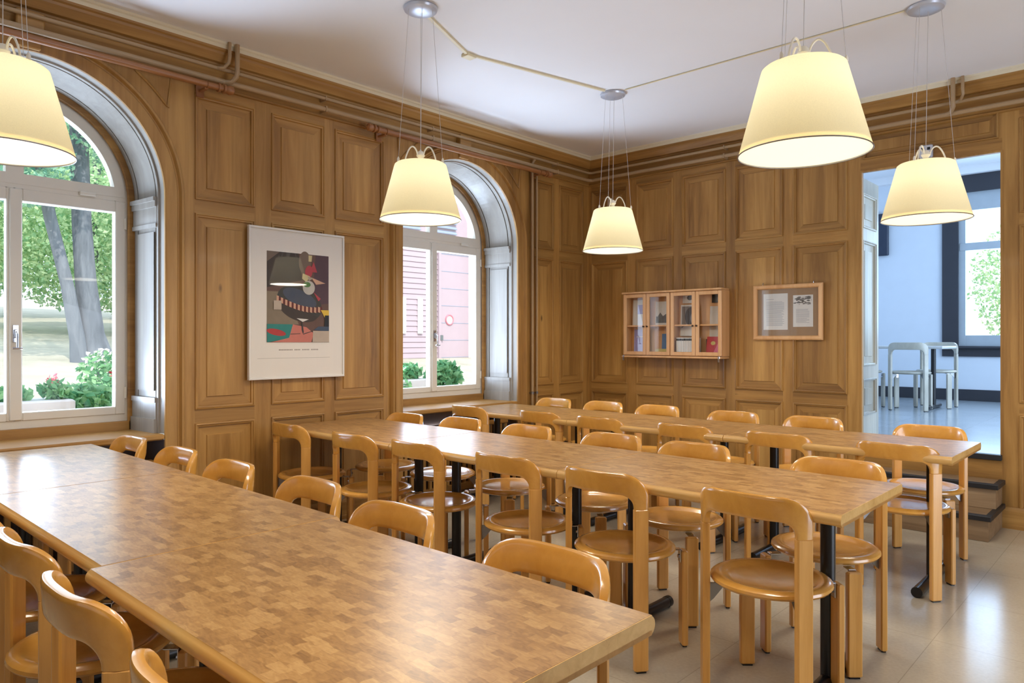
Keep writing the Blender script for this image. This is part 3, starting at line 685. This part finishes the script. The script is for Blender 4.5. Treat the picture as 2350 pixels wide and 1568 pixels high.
# ------------------------------------------------------------------ wall cabinets with glass doors
CX0, CX1, CZ0, CZ1, CD = .532, 1.566, 1.145, 1.776, .15
KN = plain('dark_knob', (60, 40, 26), .4)
def cabinet(x0, x1, label):
    w = x1-x0; h = CZ1-CZ0
    t = thing('wall_cabinet', label, 'cabinet', (x0, 0, CZ0))
    mb = MB(); th = .016; f0 = -CD+.02
    mb.box(0, th, f0, -.012, .02, h-.018); mb.box(w-th, w, f0, -.012, .02, h-.018)
    mb.box(th, w-th, f0, -.012, .02, .036); mb.box(th, w-th, f0, -.012, h-.034, h-.018); mb.box(0, w, -.012, 0, .02, h-.018)
    ca = mb.build('body', [BIRCH], t)
    mb = MB(); mb.box(-.012, w+(.0), -CD-.012, 0, h-.018, h, b=.004); mb.build('top_board', [BIRCH], t)
    mb = MB(); mb.box(-.012, w+(.0), -CD-.012, 0, 0, .018, b=.004); mb.build('bottom_board', [BIRCH], t)
    mb = MB(); mb.box(th, w-th, f0+.01, -.012, h*.47, h*.47+.014); mb.build('shelf', [BIRCH], t)
    for k in (0, 1):
        a, b_ = (0.002, w/2-.002) if k == 0 else (w/2+.002, w-.002); z0, z1 = .024, h-.022; fw = .034
        mb = MB(); y0, y1 = -CD, -CD+.019
        mb.box(a, a+fw, y0, y1, z0, z1, b=.003); mb.box(b_-fw, b_, y0, y1, z0, z1, b=.003); mb.box(a+fw, b_-fw, y0, y1, z0, z0+fw, b=.003); mb.box(a+fw, b_-fw, y0, y1, z1-fw, z1, b=.003)
        d = mb.build('door', [BIRCH], t)
        mb = MB(); y = -CD+.01; mb.poly([(a+fw-.004, y, z0+fw-.004), (b_-fw+.004, y, z0+fw-.004), (b_-fw+.004, y, z1-fw+.004), (a+fw-.004, y, z1-fw+.004)]); mb.build('pane', [PGLASS], d)
        mb = MB(); xk = (b_-fw*.5) if k == 0 else (a+fw*.5)
        R = [[mb.vert(xk+r*cos(2*pi*q/10), -CD-dy, h*.47+r*sin(2*pi*q/10)) for q in range(10)] for r, dy in ((.004, 0), (.004, .008), (.009, .012), (.009, .018), (.003, .022))]
        mb.rings(R, True, True); mb.build('knob', [KN], d, smooth=True)
    mb = MB(); mb.box(w-.03 if x0 > .8 else .005, w-.012 if x0 > .8 else .023, -CD-.018, -CD, .0, .022, b=.002); mb.tube([(w-.021 if x0 > .8 else .014, -CD-.016, -.03), (w-.021 if x0 > .8 else .014, -CD-.016, .004)], .008, 10); mb.build('padlock', [CHROME], t, smooth=True)
    return t
cabinet(CX0, 1.047, 'left half of the pair of glazed pine wall cabinets')
cabinet(1.051, CX1, 'right half of the pair of glazed pine wall cabinets')
shz = CZ0+.47*(CZ1-CZ0)+.014; bz = CZ0+.036
P_WHITE = plain('paper_white', (214, 212, 206), .7); P_BLUE = plain('cover_blue', (70, 104, 140), .5); P_RED = plain('cover_red', (170, 34, 42), .45); P_PINK = plain('cover_pink', (198, 90, 116), .45)
P_BLACK = plain('cover_black', (30, 30, 34), .5); P_GREY = plain('photo_grey', (96, 94, 92), .5, noise=.3, scale=22); P_YEL = plain('paper_straw', (190, 170, 96), .6); P_LIL = plain('cover_lilac', (150, 140, 190), .5)
SKIN_D = plain('photo_dark_tone', (66, 58, 54), .5, noise=.2, scale=30); P_MID = plain('photo_mid_tone', (126, 118, 112), .5)
def card(name, label, cat, x, z, w, h, mats, lean=.05, yb=-.05, thick=.006, extra=None, yaw=0):
    t = thing(name, label, cat, (x, yb, z)); t.rotation_euler = (-lean, 0, yaw)
    mb = MB(); mb.box(-w/2, w/2, 0, thick, 0, h, 0); mb.build('cover' if cat == 'book' else 'backing', [mats[0]], t)
    if extra:
        for nm, fn, mt in extra:
            mb = MB(); fn(mb); mb.build(nm, [mt], t)
    return t
def disc(cx, cz, a, b_, y=-.001):
    return lambda mb: mb.poly([(cx+a*cos(2*pi*k/24), y, cz+b_*sin(2*pi*k/24)) for k in range(24)])
def rect(x0, x1, z0, z1, y=-.0006):
    return lambda mb: mb.poly([(x0, y, z0), (x1, y, z0), (x1, y, z1), (x0, y, z1)])
def house(mb):
    mb.poly([(-.075, -.0012, .02), (.075, -.0012, .02), (.075, -.0012, .08), (.04, -.0012, .11), (.0, -.0012, .085), (-.03, -.0012, .12), (-.06, -.0012, .08), (-.075, -.0012, .085)])
card('booklet', 'pale booklet standing behind the far left cabinet door, upper shelf', 'booklet', .66, shz, .17, .25, [P_WHITE], extra=[('cover_picture', rect(-.03, .05, .11, .2), P_LIL)])
card('booklet', 'lilac booklet standing behind the far left cabinet door, bottom shelf', 'booklet', .67, bz, .16, .235, [P_LIL], extra=[('printed_line', rect(-.05, .05, .16, .166), P_WHITE)])
card('postcard', 'postcard with a grey drawing of roofs behind the second cabinet door', 'postcard', .915, shz, .165, .225, [P_WHITE], extra=[('drawing', house, P_GREY)])
card('book', 'blue book leaning on the bottom shelf behind the second cabinet door', 'book', .955, bz+.001, .10, .19, [P_BLUE], yb=-.055, thick=.014)
card('book', 'brown book standing behind the blue one in the left cabinet', 'book', .885, bz, .09, .17, [BIRCH], yb=-.04, thick=.012)
card('booklet', 'straw coloured leaflet lying propped below the blue book in the cabinet', 'leaflet', .93, bz, .16, .05, [P_YEL], yb=-.09, thick=.004, lean=.3)
card('portrait_photo', 'large black and white portrait photograph behind the third cabinet door', 'photo', 1.19, bz+.17, .19, .29, [P_WHITE], yb=-.04,
     extra=[('portrait_ground', rect(-.083, .083, .06, .275, -.0005), P_MID), ('portrait_shoulders', lambda mb: mb.poly([(-.083, -.001, .02), (.083, -.001, .02), (.083, -.001, .09), (.03, -.001, .11), (-.03, -.001, .11), (-.083, -.001, .07)]), P_WHITE), ('portrait_head', disc(.012, .18, .06, .088, -.0015), SKIN_D), ('portrait_light', disc(.03, .165, .022, .05, -.002), P_MID)])
card('postcard', 'small card with a round emblem at the top of the third cabinet door', 'postcard', 1.19, bz+.475, .15, .08, [P_WHITE], yb=-.03, extra=[('emblem', disc(0, .05, .03, .024), P_GREY)])
for k in range(11):
    mb = MB(); x = 1.098+k*.0185; mb.box(x, x+.0165, -.115, -.02, bz, bz+.155-random.uniform(0, .004), 0); 
    b0 = tag(mb.build('magazine', [P_WHITE]), 'white magazine with dark spine band, upright row inside the right wall cabinet', 'magazine', 'white magazines in an upright row')
    mb = MB(); mb.box(x+.0005, x+.016, -.1158, -.1148, bz+.125, bz+.145); mb.build('spine_band', [P_BLACK], b0)
card('photograph', 'dark photograph at the top behind the rightmost cabinet door', 'photo', 1.47, bz+.47, .12, .075, [P_BLACK], yb=-.03, extra=[('figure', disc(.012, .035, .018, .03), P_MID)])
card('paper_sheet', 'pale grey sheet of paper behind the rightmost cabinet door', 'paper', 1.462, bz+.15, .15, .29, [P_WHITE], yb=-.03, thick=.002)
card('book', 'red book with yellow emblem leaning behind the rightmost cabinet door', 'book', 1.45, bz, .125, .165, [P_RED], yb=-.10, thick=.01, lean=.18, extra=[('pink_corner', lambda mb: mb.poly([(.0, -.0008, .0), (.0625, -.0008, .0), (.0625, -.0008, .15), (.045, -.0008, .1)]), P_PINK), ('emblem', disc(.0, .105, .022, .018), P_YEL)])
for k in range(3):
    mb = MB(); mb.box(1.375+k*.016, 1.375+k*.016+.014, -.07, -.02, bz, bz+.14-.01*k)
    tag(mb.build('book', [P_BLACK]), '%s thin black book standing left behind the red book in the right cabinet' % ORD[k], 'book', 'thin black books in the right cabinet')

# ------------------------------------------------------------------ notice frame
t = thing('notice_frame', 'pine framed notice board with two sheets, hung between cabinet and doorway', 'notice board', (2.093, 0, 1.548))
hw, hh = .294, .236
mb = MB(); R = []
for ins, dd in ((0, -.004), (0, -.022), (.004, -.028), (.012, -.032), (.026, -.031), (.034, -.026), (.038, -.018), (.038, -.004)):
    R.append([mb.vert(x, dd, z) for x, z in ((-hw+ins, -hh+ins), (hw-ins, -hh+ins), (hw-ins, hh-ins), (-hw+ins, hh-ins))])
mb.rings(R, True, False, None, True); mb.build('frame', [BIRCH], t)
mb = MB(); mb.box(-hw+.03, hw-.03, -.016, -.004, -hh+.03, hh-.03); bd = mb.build('backing_board', [plain('beige_board', (150, 122, 92), .7)], t)
INK = plain('faded_ink', (166, 168, 172), .8)
for nm, x0, x1, z0, z1 in (('typed_sheet', -.205, .005, -.148, .16), ('illustrated_sheet', .05, .215, -.125, .14)):
    mb = MB(); mb.box(x0, x1, -.0172, -.0165, z0, z1); sh = mb.build(nm, [P_WHITE], t)
    mb = MB(); zz = z1-.07 if nm == 'typed_sheet' else z1-.12
    while zz > z0+.03:
        mb.box(x0+.025, x1-.03-random.uniform(0, .03)*(random.random() < .3), -.0176, -.0172, zz, zz+.0035); zz -= .0085
    if nm == 'typed_sheet': mb.box(x0+.025, x0+.09, -.0176, -.0172, z1-.05, z1-.046)
    mb.build('printed_text', [INK], sh)
    if nm != 'typed_sheet':
        mb = MB()
        for k in range(60):
            a, c = x0+.014+random.random()*(x1-x0-.028), z1-.014-random.random()*.065; rr = .002+random.random()*.006
            mb.poly([(a+rr*2*cos(q*pi/4), -.0174-k*.00002, c+rr*.7*sin(q*pi/4)) for q in range(8)])
        mb.build('engraving', [P_GREY], sh)
mb = MB(); mb.poly([(-hw+.03, -.022, -hh+.03), (hw-.03, -.022, -hh+.03), (hw-.03, -.022, hh-.03), (-hw+.03, -.022, hh-.03)]); mb.build('glass', [PGLASS], t)
for x in (-.21, .22):
    mb = MB(); mb.tube([(x, -.018, hh-.004), (x, -.018, hh+.012), (x, -.01, hh+.02)], .004, 8); mb.build('hook', [CHROME], t, smooth=True)

t = thing('junction_box', 'small grey electrical box on the panelling above the doorway', 'electrical box', (3.135, -.002, 2.718))
mb = MB(); mb.box(-.045, .045, -.03, 0, -.048, .048, b=.006); mb.build('housing', [CANOPY], t)
for x in (-.018, .02):
    mb = MB(); mb.box(x-.01, x+.01, -.0315, -.0295, .008, .028); mb.build('cable_entry', [BLACK], t)

# ------------------------------------------------------------------ steps, door, next room
ZR = .5
OAKT = wood('worn_oak', (112, 88, 62), (140, 114, 84), (160, 134, 102), (2, 30, 30), .5)
t = thing('entrance_steps', 'two wooden steps with black nosing leading up to the doorway', 'steps', (0, 0, 0))
for z0, z1, yf in ((0, .167, -.53), (.167, .333, -.27)):
    mb = MB(); mb.box(2.63, 3.61, yf, -.025, z0+.002, z1-.022); mb.build('riser', [OAKT], t)
    mb = MB(); mb.box(2.61, 3.625, yf-.02, -.025, z1-.022, z1); tr = mb.build('tread', [OAKT], t)
    mb = MB(); mb.box(2.61, 3.628, yf-.024, yf+.035, z1-.03, z1+.003, b=.003); mb.box(3.59, 3.629, yf+.035, -.025, z1-.03, z1+.003, b=.003); mb.build('nosing', [NOSING], tr)
mb = MB(); mb.box(DX0, DX1, -.03, .03, ZR-.035, ZR+.004, b=.003); tag(mb.build('threshold_nosing', [NOSING]), 'black rubber nosing on the threshold of the doorway', 'threshold')
RX0, RX1, RY1, RH = 1.0, 6.2, 5.16, 3.62
mb = MB(); mb.poly([(RX0, .0, ZR), (RX1, .0, ZR), (RX1, RY1, ZR), (RX0, RY1, ZR)]); struct(mb.build('floor', FLOOR2))
mb = MB(); mb.box(RX0-.2, RX1+.3, .02, RY1+.3, RH, RH+.2)
for x in (1.9, 3.1, 4.3): mb.box(x, x+.16, .03, RY1, RH-.1, RH)
mb.box(RX0, RX1, RY1-.12, RY1, RH-.1, RH); mb.box(RX0, RX1, 2.4, 2.56, RH-.1, RH)
struct(mb.build('ceiling', CEIL))
for (x, y) in ((2.55, 3.4),):
    t = thing('ceiling_panel', 'white coffered ceiling panel with dark edge seen through the doorway', 'ceiling panel', (x+.5, y+.2, RH))
    mb = MB(); mb.box(-.5, .5, -.6, .6, -.05, 0, b=.01); mb.build('panel', [CEIL], t)
    mb = MB()
    for q in ((-.52, .52, -.63, -.6), (-.52, .52, .6, .63), (-.53, -.5, -.6, .6), (.5, .53, -.6, .6)): mb.box(*q, -.06, 0)
    mb.build('edge_strip', [DARK2], t)
mb = MB(); mb.poly([(RX0, .03, ZR), (RX0, RY1, ZR), (RX0, RY1, RH), (RX0, .03, RH)]); struct(mb.build('wall_next_room_left', WALL2))
mb = MB()                                                   # wall on the far side of the door wall
mb.poly([(RX0, .03, ZR), (DX0, .03, ZR), (DX0, .03, RH), (RX0, .03, RH)]); mb.poly([(DX1, .03, ZR), (RX1, .03, ZR), (RX1, .03, RH), (DX1, .03, RH)]); mb.poly([(DX0, .03, DZ1), (DX1, .03, DZ1), (DX1, .03, RH), (DX0, .03, RH)])
struct(mb.build('wall_next_room_front', WALL2))
mb = MB(); mb.box(DX0-.004, DX0+.010, -.004, .034, DZ0+.005, DZ1+.004); mb.box(DX1-.010, DX1+.004, -.004, .034, DZ0+.005, DZ1+.004); mb.box(DX0+.010, DX1-.010, -.004, .034, DZ1-.010, DZ1+.004); struct(mb.build('trim_3', W_V))
# far wall with window
wx0, wx1, wz0, wz1 = 2.35, 4.05, 1.23, 3.29
mb = MB()
for (a, b_, c, d) in ((RX0, wx0, ZR, RH), (wx1, RX1, ZR, RH), (wx0, wx1, ZR, wz0), (wx0, wx1, wz1, RH)): mb.poly([(a, RY1, c), (b_, RY1, c), (b_, RY1, d), (a, RY1, d)])
struct(mb.build('wall_next_room_back', WALL2))
w3 = bpy.data.objects.new('window_3', None); COL.objects.link(w3); struct(w3)
mb = MB(); y0, y1 = RY1-.03, RY1+.01
mb.box(2.16, wx0, y0, y1, wz0, 3.53); mb.box(wx0, wx1+.19, y0, y1, wz1, 3.53); mb.box(wx1, wx1+.19, y0, y1, wz0, wz1); mb.box(2.16, wx1+.19, y0, y1, 1.09, wz0-.03); mb.build('casing', [DARK2], w3)
mb = MB(); mb.box(2.16, wx1+.19, RY1-.1, RY1+.1, wz0-.03, wz0, b=.005); mb.build('sill', [DARK2], w3)
mb = MB(); fy0, fy1 = RY1+.02, RY1+.08
mb.box(wx0-.01, wx0+.076, fy0, fy1, wz0, wz1+.01, b=.003); mb.box(wx1-.076, wx1+.01, fy0, fy1, wz0, wz1+.01, b=.003); mb.box(wx0+.076, wx1-.076, fy0+.002, fy1, wz0, wz0+.144, b=.003); mb.box(wx0+.076, wx1-.076, fy0+.002, fy1, 3.05, wz1+.01, b=.003)
mb.box(wx0+.01, wx1-.01, fy0-.01, fy1, 2.514, 2.614, b=.004); mb.box(3.16, 3.24, fy0, fy1, wz0, wz1, b=.004); mb.build('frame', [GREYF], w3)
mb = MB(); mb.poly([(wx0, fy1, wz0), (wx1, fy1, wz0), (wx1, fy1, wz1), (wx0, fy1, wz1)]); mb.build('pane', [GLASS], w3)
mb = MB(); mb.box(RX0, RX1, RY1-.018, RY1, ZR, ZR+.15, b=.003); struct(mb.build('baseboard_next_room', DARK2))
mb = MB(); mb.box(1.16, 1.49, RY1-.07, RY1, 2.52, 3.12, b=.01); tag(mb.build('wall_panel', [plain('dark_blue_panel', (40, 50, 70), .4)]), 'dark rectangular panel on the far wall seen through the doorway', 'panel')
# open door leaf
d = bpy.data.objects.new('door_1', None); COL.objects.link(d); struct(d)
DP = lambda u, z, dd: (DX0-.02+dd, .035+u, z)
mb = MB(DP); lw_ = .50
cols = [(0, .075, 0), (.075, lw_-.075, 1), (lw_-.075, lw_, 0)]
rws = [(ZR+.01, .70, 0), (.70, 1.0, 1), (1.0, 1.10, 0), (1.10, 2.12, 1), (2.12, 2.22, 0), (2.22, 2.5, 1), (2.5, 2.62, 0)]
panelling(mb, cols, rws); mb.box(0, lw_, ZR+.01, 2.62, -.045, -.018)
mb.poly([(lw_, ZR+.01, -.045), (lw_, 2.62, -.045), (lw_, 2.62, 0), (lw_, ZR+.01, 0)]); mb.poly([(0, 2.62, -.045), (lw_, 2.62, -.045), (lw_, 2.62, 0), (0, 2.62, 0)]); mb.build('door_leaf', [LEAFDOOR, LEAFDOOR], d)
# table and chairs there
nt = thing('dining_table', 'pale dining table in the next room seen through the doorway', 'table', (1.97, 3.56, ZR))
mb = MB(); mb.box(-.6, .6, -.35, .35, .71, .74, b=.006); mb.build('tabletop', [plain('pale_laminate', (206, 206, 204), .3)], nt)
for sx in (-1, 1):
    mb = MB(); mb.lathe([(.027, .03), (.027, .71)], 14, (sx*.43, 0)); po = mb.build('pole', [BLACK], nt, smooth=True)
    mb = MB(); mb.tube([(sx*.43, -.3, .028), (sx*.43, .3, .028)], .026, 12); mb.build('foot', [BLACK], nt, smooth=True)
GREYB = wood('daylight_greyed_beech', (168, 162, 146), (188, 182, 166), (204, 198, 184), (12, 12, 6), .35, .3, tone=.1, bump=.004)  # beech greyed in its colour to stand in for blue daylight
gch = None
for x, y, rz, lab in ((2.25, 3.06, .08, 'grey beech chair seen from behind at the table in the next room'), (1.72, 3.06, 0, 'grey chair in the next room half hidden by the open door leaf'), (2.37, 3.98, pi, 'grey chair at the far right side of the table in the next room')):
    if gch is None:
        gch = make_chair(lab, GREYB, GREYB); gch.location = (x, y, ZR); gch.rotation_euler = (0, 0, rz); gch['group'] = 'grey chairs in the next room'
    else: dup(gch, (x, y, ZR), rz, lab, 'grey chairs in the next room')

# ------------------------------------------------------------------ outside
def zg(x, y): return .30+max(0, -x-1)*.083
mb = MB(); xs = [-.7, -1, -2, -3.5, -5, -7, -9, -12, -16, -22, -30, -45]; ys = [-40+4*k for k in range(26)]
ids = [[mb.vert(x, y, zg(x, y)+random.uniform(-.03, .03)*min(1, -x/4)) for y in ys] for x in xs]
for a in range(len(xs)-1):
    for b_ in range(len(ys)-1): mb.face((ids[a][b_], ids[a][b_+1], ids[a+1][b_+1], ids[a+1][b_]))
GR = floor_mat('garden_gravel', (150, 142, 124), (206, 198, 178), .9, 50)
struct(mb.build('ground', GR, smooth=True))
mb = MB(); mb.poly([(-4, RY1+.4, .2), (14, RY1+.4, .2), (14, 40, 2.4), (-4, 40, 2.4)]); struct(mb.build('ground', GR))
BARK = wood('grey_bark', (84, 88, 94), (112, 117, 124), (138, 142, 148), (14, 14, 3), .9, bump=.3)
LEAF1 = leaf_mat('leaf_hazed_green', (140, 184, 136), (222, 238, 192)); LEAF2 = leaf_mat('leaf_hazed_deep_green', (108, 164, 146), (186, 220, 186)); LEAF3 = leaf_mat('shrub_leaf', (84, 150, 108), (170, 216, 160))  # fresh and deep greens paled to carry the window's haze
def leaves(mb, cx, cy, cz, rx, ry, rz, n, size):
    for _ in range(n):
        while True:
            a, b_, c = (random.uniform(-1, 1) for _ in range(3))
            if a*a+b_*b_+c*c < 1: break
        p = (cx+a*rx, cy+b_*ry, cz+c*rz); s = size*random.uniform(.6, 1.3)
        u = [random.gauss(0, 1) for _ in range(3)]; L_ = sqrt(sum(q*q for q in u)); u = [q/L_*s for q in u]
        v = [random.gauss(0, 1) for _ in range(3)]; dt = sum(u[k]*v[k] for k in range(3))/(s*s); v = [v[k]-dt*u[k] for k in range(3)]; L_ = sqrt(sum(q*q for q in v)); v = [q/L_*s*.55 for q in v]
        mb.tone = random.random()
        mb.poly([tuple(p[k]-u[k] for k in range(3)), tuple(p[k]+v[k] for k in range(3)), tuple(p[k]+u[k] for k in range(3)), tuple(p[k]-v[k] for k in range(3))])
def tree(label, x, y, trunks, blobs, lm, leaf=.11, group=None):
    t = thing('tree', label, 'tree', (x, y, zg(x, y)-.05), 0, group)
    for pts, rr in trunks:
        mb = MB(); mb.tube(pts, rr, 12); mb.build('trunk', [BARK], t, smooth=True)
    mb = MB()
    for (a, b_, c, r1, r2, r3, n) in blobs: leaves(mb, a, b_, c, r1, r2, r3, n, leaf)
    mb.build('foliage', [lm], t)
tree('broad leaning twin trunk tree in the garden outside the near left window', -9, -1.95,
     [([(0, .14, -.3), (0, .06, .18), (0, 0, .5), (0, -.1, 1.4), (0, -.16, 2.4), (-.1, -.18, 4.2), (0, -.2, 6.5)], [.34, .24, .19, .165, .15, .14, .1]),
      ([(.1, -.2, -.4), (.1, -.25, .4), (.1, -.4, 1.3), (0, -.62, 2.4), (0, -.9, 4.0), (0, -1.1, 5.5)], [.16, .12, .1, .095, .085, .05])],
     [(0, -.3, 5.4, 2.6, 3.4, 1.7, 16000), (.6, .5, 4.0, 1.2, 1.0, .8, 2500), (.4, -1.2, 3.2, .9, .8, .8, 2200)], LEAF2, .05)
tree('light green tree behind the twin trunk tree in the garden', -15, -.2, [([(0, 0, 0), (0, .2, 5)], [.16, .08])], [(0, 0, 2.6, 2.2, 2.4, 2.1, 18000)], LEAF1, .065)
tree('light green tree at the left of the garden view', -16, -4.6, [([(0, 0, 0), (0, .1, 5)], [.18, .08])], [(0, 0, 2.9, 2.4, 2.6, 2.3, 18000)], LEAF1, .065)
tree('tall deep green tree far back in the garden', -21, -2.2, [([(0, 0, 0), (0, .1, 7)], [.22, .1])], [(0, 0, 4.5, 2.6, 4.6, 4.0, 16000)], LEAF1, .12)
tree('tall green tree far back at the right of the garden view', -21, 3.4, [([(0, 0, 0), (0, .1, 7)], [.22, .1])], [(0, 0, 4.5, 2.6, 3.4, 4.0, 9000)], LEAF2, .13)
tree('tall green tree far back at the left of the garden view', -20, -9.5, [([(0, 0, 0), (0, .1, 7)], [.22, .1])], [(0, 0, 4.5, 2.6, 3.8, 4.0, 9000)], LEAF2, .13)
for x, y, lab in ((3.0, 17.5, 'pale tree outside the window of the next room'), (8.2, 19, 'second pale tree outside the window of the next room')):
    tree(lab, x, y, [([(0, 0, 0), (0, .1, 4)], [.14, .07])], [(0, 0, 2.6, 2.8, 1.8, 2.3, 14000)], LEAF1, .06)
# planters and shrubs
CONC = plain('pale_concrete', (206, 204, 206), .8, noise=.05)
def planter(label, x, y0, y1, ztop, plants, flowers=None):
    t = thing('planter', label, 'planter', (x, (y0+y1)/2, zg(x, 0)-.01)); L_ = (y1-y0)/2; h = ztop-zg(x, 0)
    mb = MB(); mb.box(-.17, .17, -L_, L_, 0, h, b=.012); mb.build('box', [CONC], t)
    mb = MB()
    for (a, b_, c, r, n) in plants: leaves(mb, a, b_, h+c, r, r*1.3, r*.8, n, .035)
    mb.build('plants', [LEAF3], t)
    if flowers:
        mb = MB()
        for (a, b_, c, r, n) in flowers: leaves(mb, a, b_, h+c, r, r, r, n, .022)
        mb.build('flowers', [plain('pink_flowers', (226, 120, 130), .7)], t)
planter('pale concrete planter with trailing plants outside the near left window', -1.35, -5.7, -4.42, .905, [(0, .3, .04, .09, 160), (0, .0, .04, .09, 160), (0, -.35, .04, .1, 160), (.02, .56, .06, .09, 140)], [(0, .55, .13, .05, 30)])
planter('pale concrete planter with leafy plants outside the far window', -1.35, -1.62, -1.14, .92, [(0, -.12, .08, .11, 260), (0, .1, .07, .11, 260), (.15, -.1, -.05, .06, 60)], [(0, -.1, .2, .05, 14)])
def shrub(label, x, y, z, r, n, fl=None):
    t = thing('shrub', label, 'shrub', (x, y, zg(x, y)))
    mb = MB()
    for k in range(5): a = 2*pi*k/5; mb.tube([(0, 0, 0), (.4*r*cos(a), .4*r*sin(a), z-zg(x, y))], .008, 5)
    mb.build('stems', [BARK], t)
    mb = MB(); leaves(mb, 0, 0, z-zg(x, y), r, r*1.2, r, n, .045); mb.build('foliage', [LEAF3], t)
    if fl:
        mb = MB(); leaves(mb, 0, 0, z-zg(x, y)+r*.7, r*.9, r, r*.4, fl[0], .03); mb.build('flowers', [fl[1]], t)
RED = plain('red_flowers', (214, 60, 80), .7); WHF = plain('white_flowers', (236, 232, 226), .7)
shrub('green shrub outside the far window right of the planter', -1.4, -.78, .90, .19, 700)
shrub('low green shrub right of the planter outside the near left window', -1.7, -4.18, .78, .2, 600)
shrub('shrub with red flowers in the garden outside the near left window', -3.2, -3.42, .82, .18, 360, (60, RED))
shrub('shrub with white flowers at the foot of the twin trunk tree', -5.2, -2.95, .92, .26, 420, (120, WHF))
# neighbouring building
SID = plain('pink_white_siding', (186, 166, 172), .7, noise=.02); WHT = plain('white_render', (236, 236, 236), .7, noise=.01); GRS = plain('grey_shutter', (150, 160, 176), .6)
b = thing('building', 'neighbouring building with pinkish board siding seen through the far window', 'building', (-8, 4.9, .3))
mb = MB(); z = 0
while z < 3.12:
    mb.prism([(.0, z), (.022, z+.004), (.006, z+.118), (.0, z+.12)], -1.9, 1.5, 'y'); z += .12
mb.box(-4, 0, -1.9, 4.5, 0, 7); mb.build('siding_wall', [SID], b)
mb = MB(); mb.box(0, .06, -1.9, 1.5, 3.14, 3.34); mb.box(0, .55, .98, 4.5, -.5, 7.0); mb.build('white_pier', [WHT], b)
mb = MB(); mb.box(.02, .07, .02, .09, 0, 3.12); mb.box(.02, .07, .09, .98, 3.05, 3.12); mb.box(.024, .04, .09, .98, .2, 3.05); dr = mb.build('door', [SID], b)
mb = MB()
for z in (.6, 1.0, 1.4, 1.8, 2.2, 2.6, 3.0): mb.box(.04, .045, .1, .98, z, z+.012)
mb.build('board_joint', [GRS], dr)
mb = MB(); mb.box(.04, .08, .06, .14, 1.0, 1.12); mb.build('door_lock', [STEEL], dr)
for y in (-1.06, -.58):
    mb = MB(); mb.box(.02, .06, y, y+.13, 1.15, 1.95, b=.004); mb.build('white_batten', [WHT], b)
mb = MB(); mb.poly([(.05, .36+.11*cos(2*pi*k/24), 1.48+.11*sin(2*pi*k/24)) for k in range(24)]); sg = mb.build('round_sign', [WHT], b)
mb = MB(); mb.tube([(.052, .36+.11*cos(2*pi*k/24), 1.48+.11*sin(2*pi*k/24)) for k in range(24)], .018, 6, loop=True); mb.build('sign_ring', [plain('red_paint', (216, 128, 138), .5)], sg)
for y0, y1 in ((-1.6, -.5), (-.3, .6)):
    mb = MB()
    for k in range(16): mb.prism([(.0, 3.5+k*.12), (.05, 3.48+k*.12), (.055, 3.5+k*.12), (.005, 3.56+k*.12)], y0, y1, 'y')
    mb.build('louvred_shutter', [GRS], b)

# ------------------------------------------------------------------ light
wd = bpy.data.worlds.new('World'); S.world = wd; wd.use_nodes = True
bg = wd.node_tree.nodes['Background']; bg.inputs[0].default_value = (.66, .82, 1.0, 1); bg.inputs[1].default_value = 1.6
sun = bpy.data.lights.new('sun', 'SUN'); sun.energy = 2.3; sun.angle = .01; sun.color = (1, .95, .86)
o = bpy.data.objects.new('sun', sun); COL.objects.link(o)
from mathutils import Vector
o.rotation_euler = Vector((-.62, .22, -.75)).to_track_quat('-Z', 'Y').to_euler()
def area(name, loc, direction, sx, sy, energy, color):
    l = bpy.data.lights.new(name, 'AREA'); l.shape = 'RECTANGLE'; l.size = sx; l.size_y = sy; l.energy = energy; l.color = color
    o = bpy.data.objects.new(name, l); COL.objects.link(o); o.location = loc
    o.rotation_euler = Vector(direction).to_track_quat('-Z', 'Z').to_euler(); return o
SKY = (.60, .75, 1.0)
for yc, _ in WIN:
    area('window_daylight', (-.95, yc, 1.6), (1, 0, .3), 1.5, 2.0, 15 if yc < -3 else 30, SKY)
    area('window_ground_bounce', (-.95, yc, .86), (.45, 0, .9), 1.4, .8, 78, (.60, .76, 1.0))
area('next_room_light', (3.2, RY1+.25, 2.2), (0, -1, -.1), 1.6, 1.9, 42, (.42, .66, 1.0))
area('next_room_light', (RX1-.05, 2.6, 2.2), (-1, 0, -.05), 3.0, 2.2, 62, (.42, .66, 1.0))  # extra fill added at the room's open right side, no window there
area('rear_wall_fill', (3.6, -9.4, 1.6), (0, 1, .3), 5.5, 2.0, 14, (.80, .88, 1.0))  # weak fill added behind the camera, that wall is closed
area('right_wall_fill', (6.9, -2.7, 1.6), (-1, .1, .35), 4.6, 1.9, 120, (.74, .84, 1.0))  # added fill light, the right wall has no windows

# ------------------------------------------------------------------ camera
c = bpy.data.cameras.new('camera'); cam = bpy.data.objects.new('camera', c); COL.objects.link(cam)
cam.location = (4.501, -6.037, 1.315); cam.rotation_euler = (radians(90), 0, radians(42.8))
c.sensor_width = 36; c.lens = 36*1645/2350; c.shift_y = -4/2350; c.clip_start = .02; c.clip_end = 300
S.camera = cam
S.view_settings.view_transform = 'Standard'; S.view_settings.look = 'None'; S.view_settings.gamma = 1; S.view_settings.exposure = .65
S.view_settings.use_curve_mapping = False
S.cycles.max_bounces = 8; S.cycles.diffuse_bounces = 4; S.cycles.transparent_max_bounces = 16
S.cycles.caustics_reflective = False; S.cycles.caustics_refractive = False
S.cycles.sample_clamp_indirect = 4.0
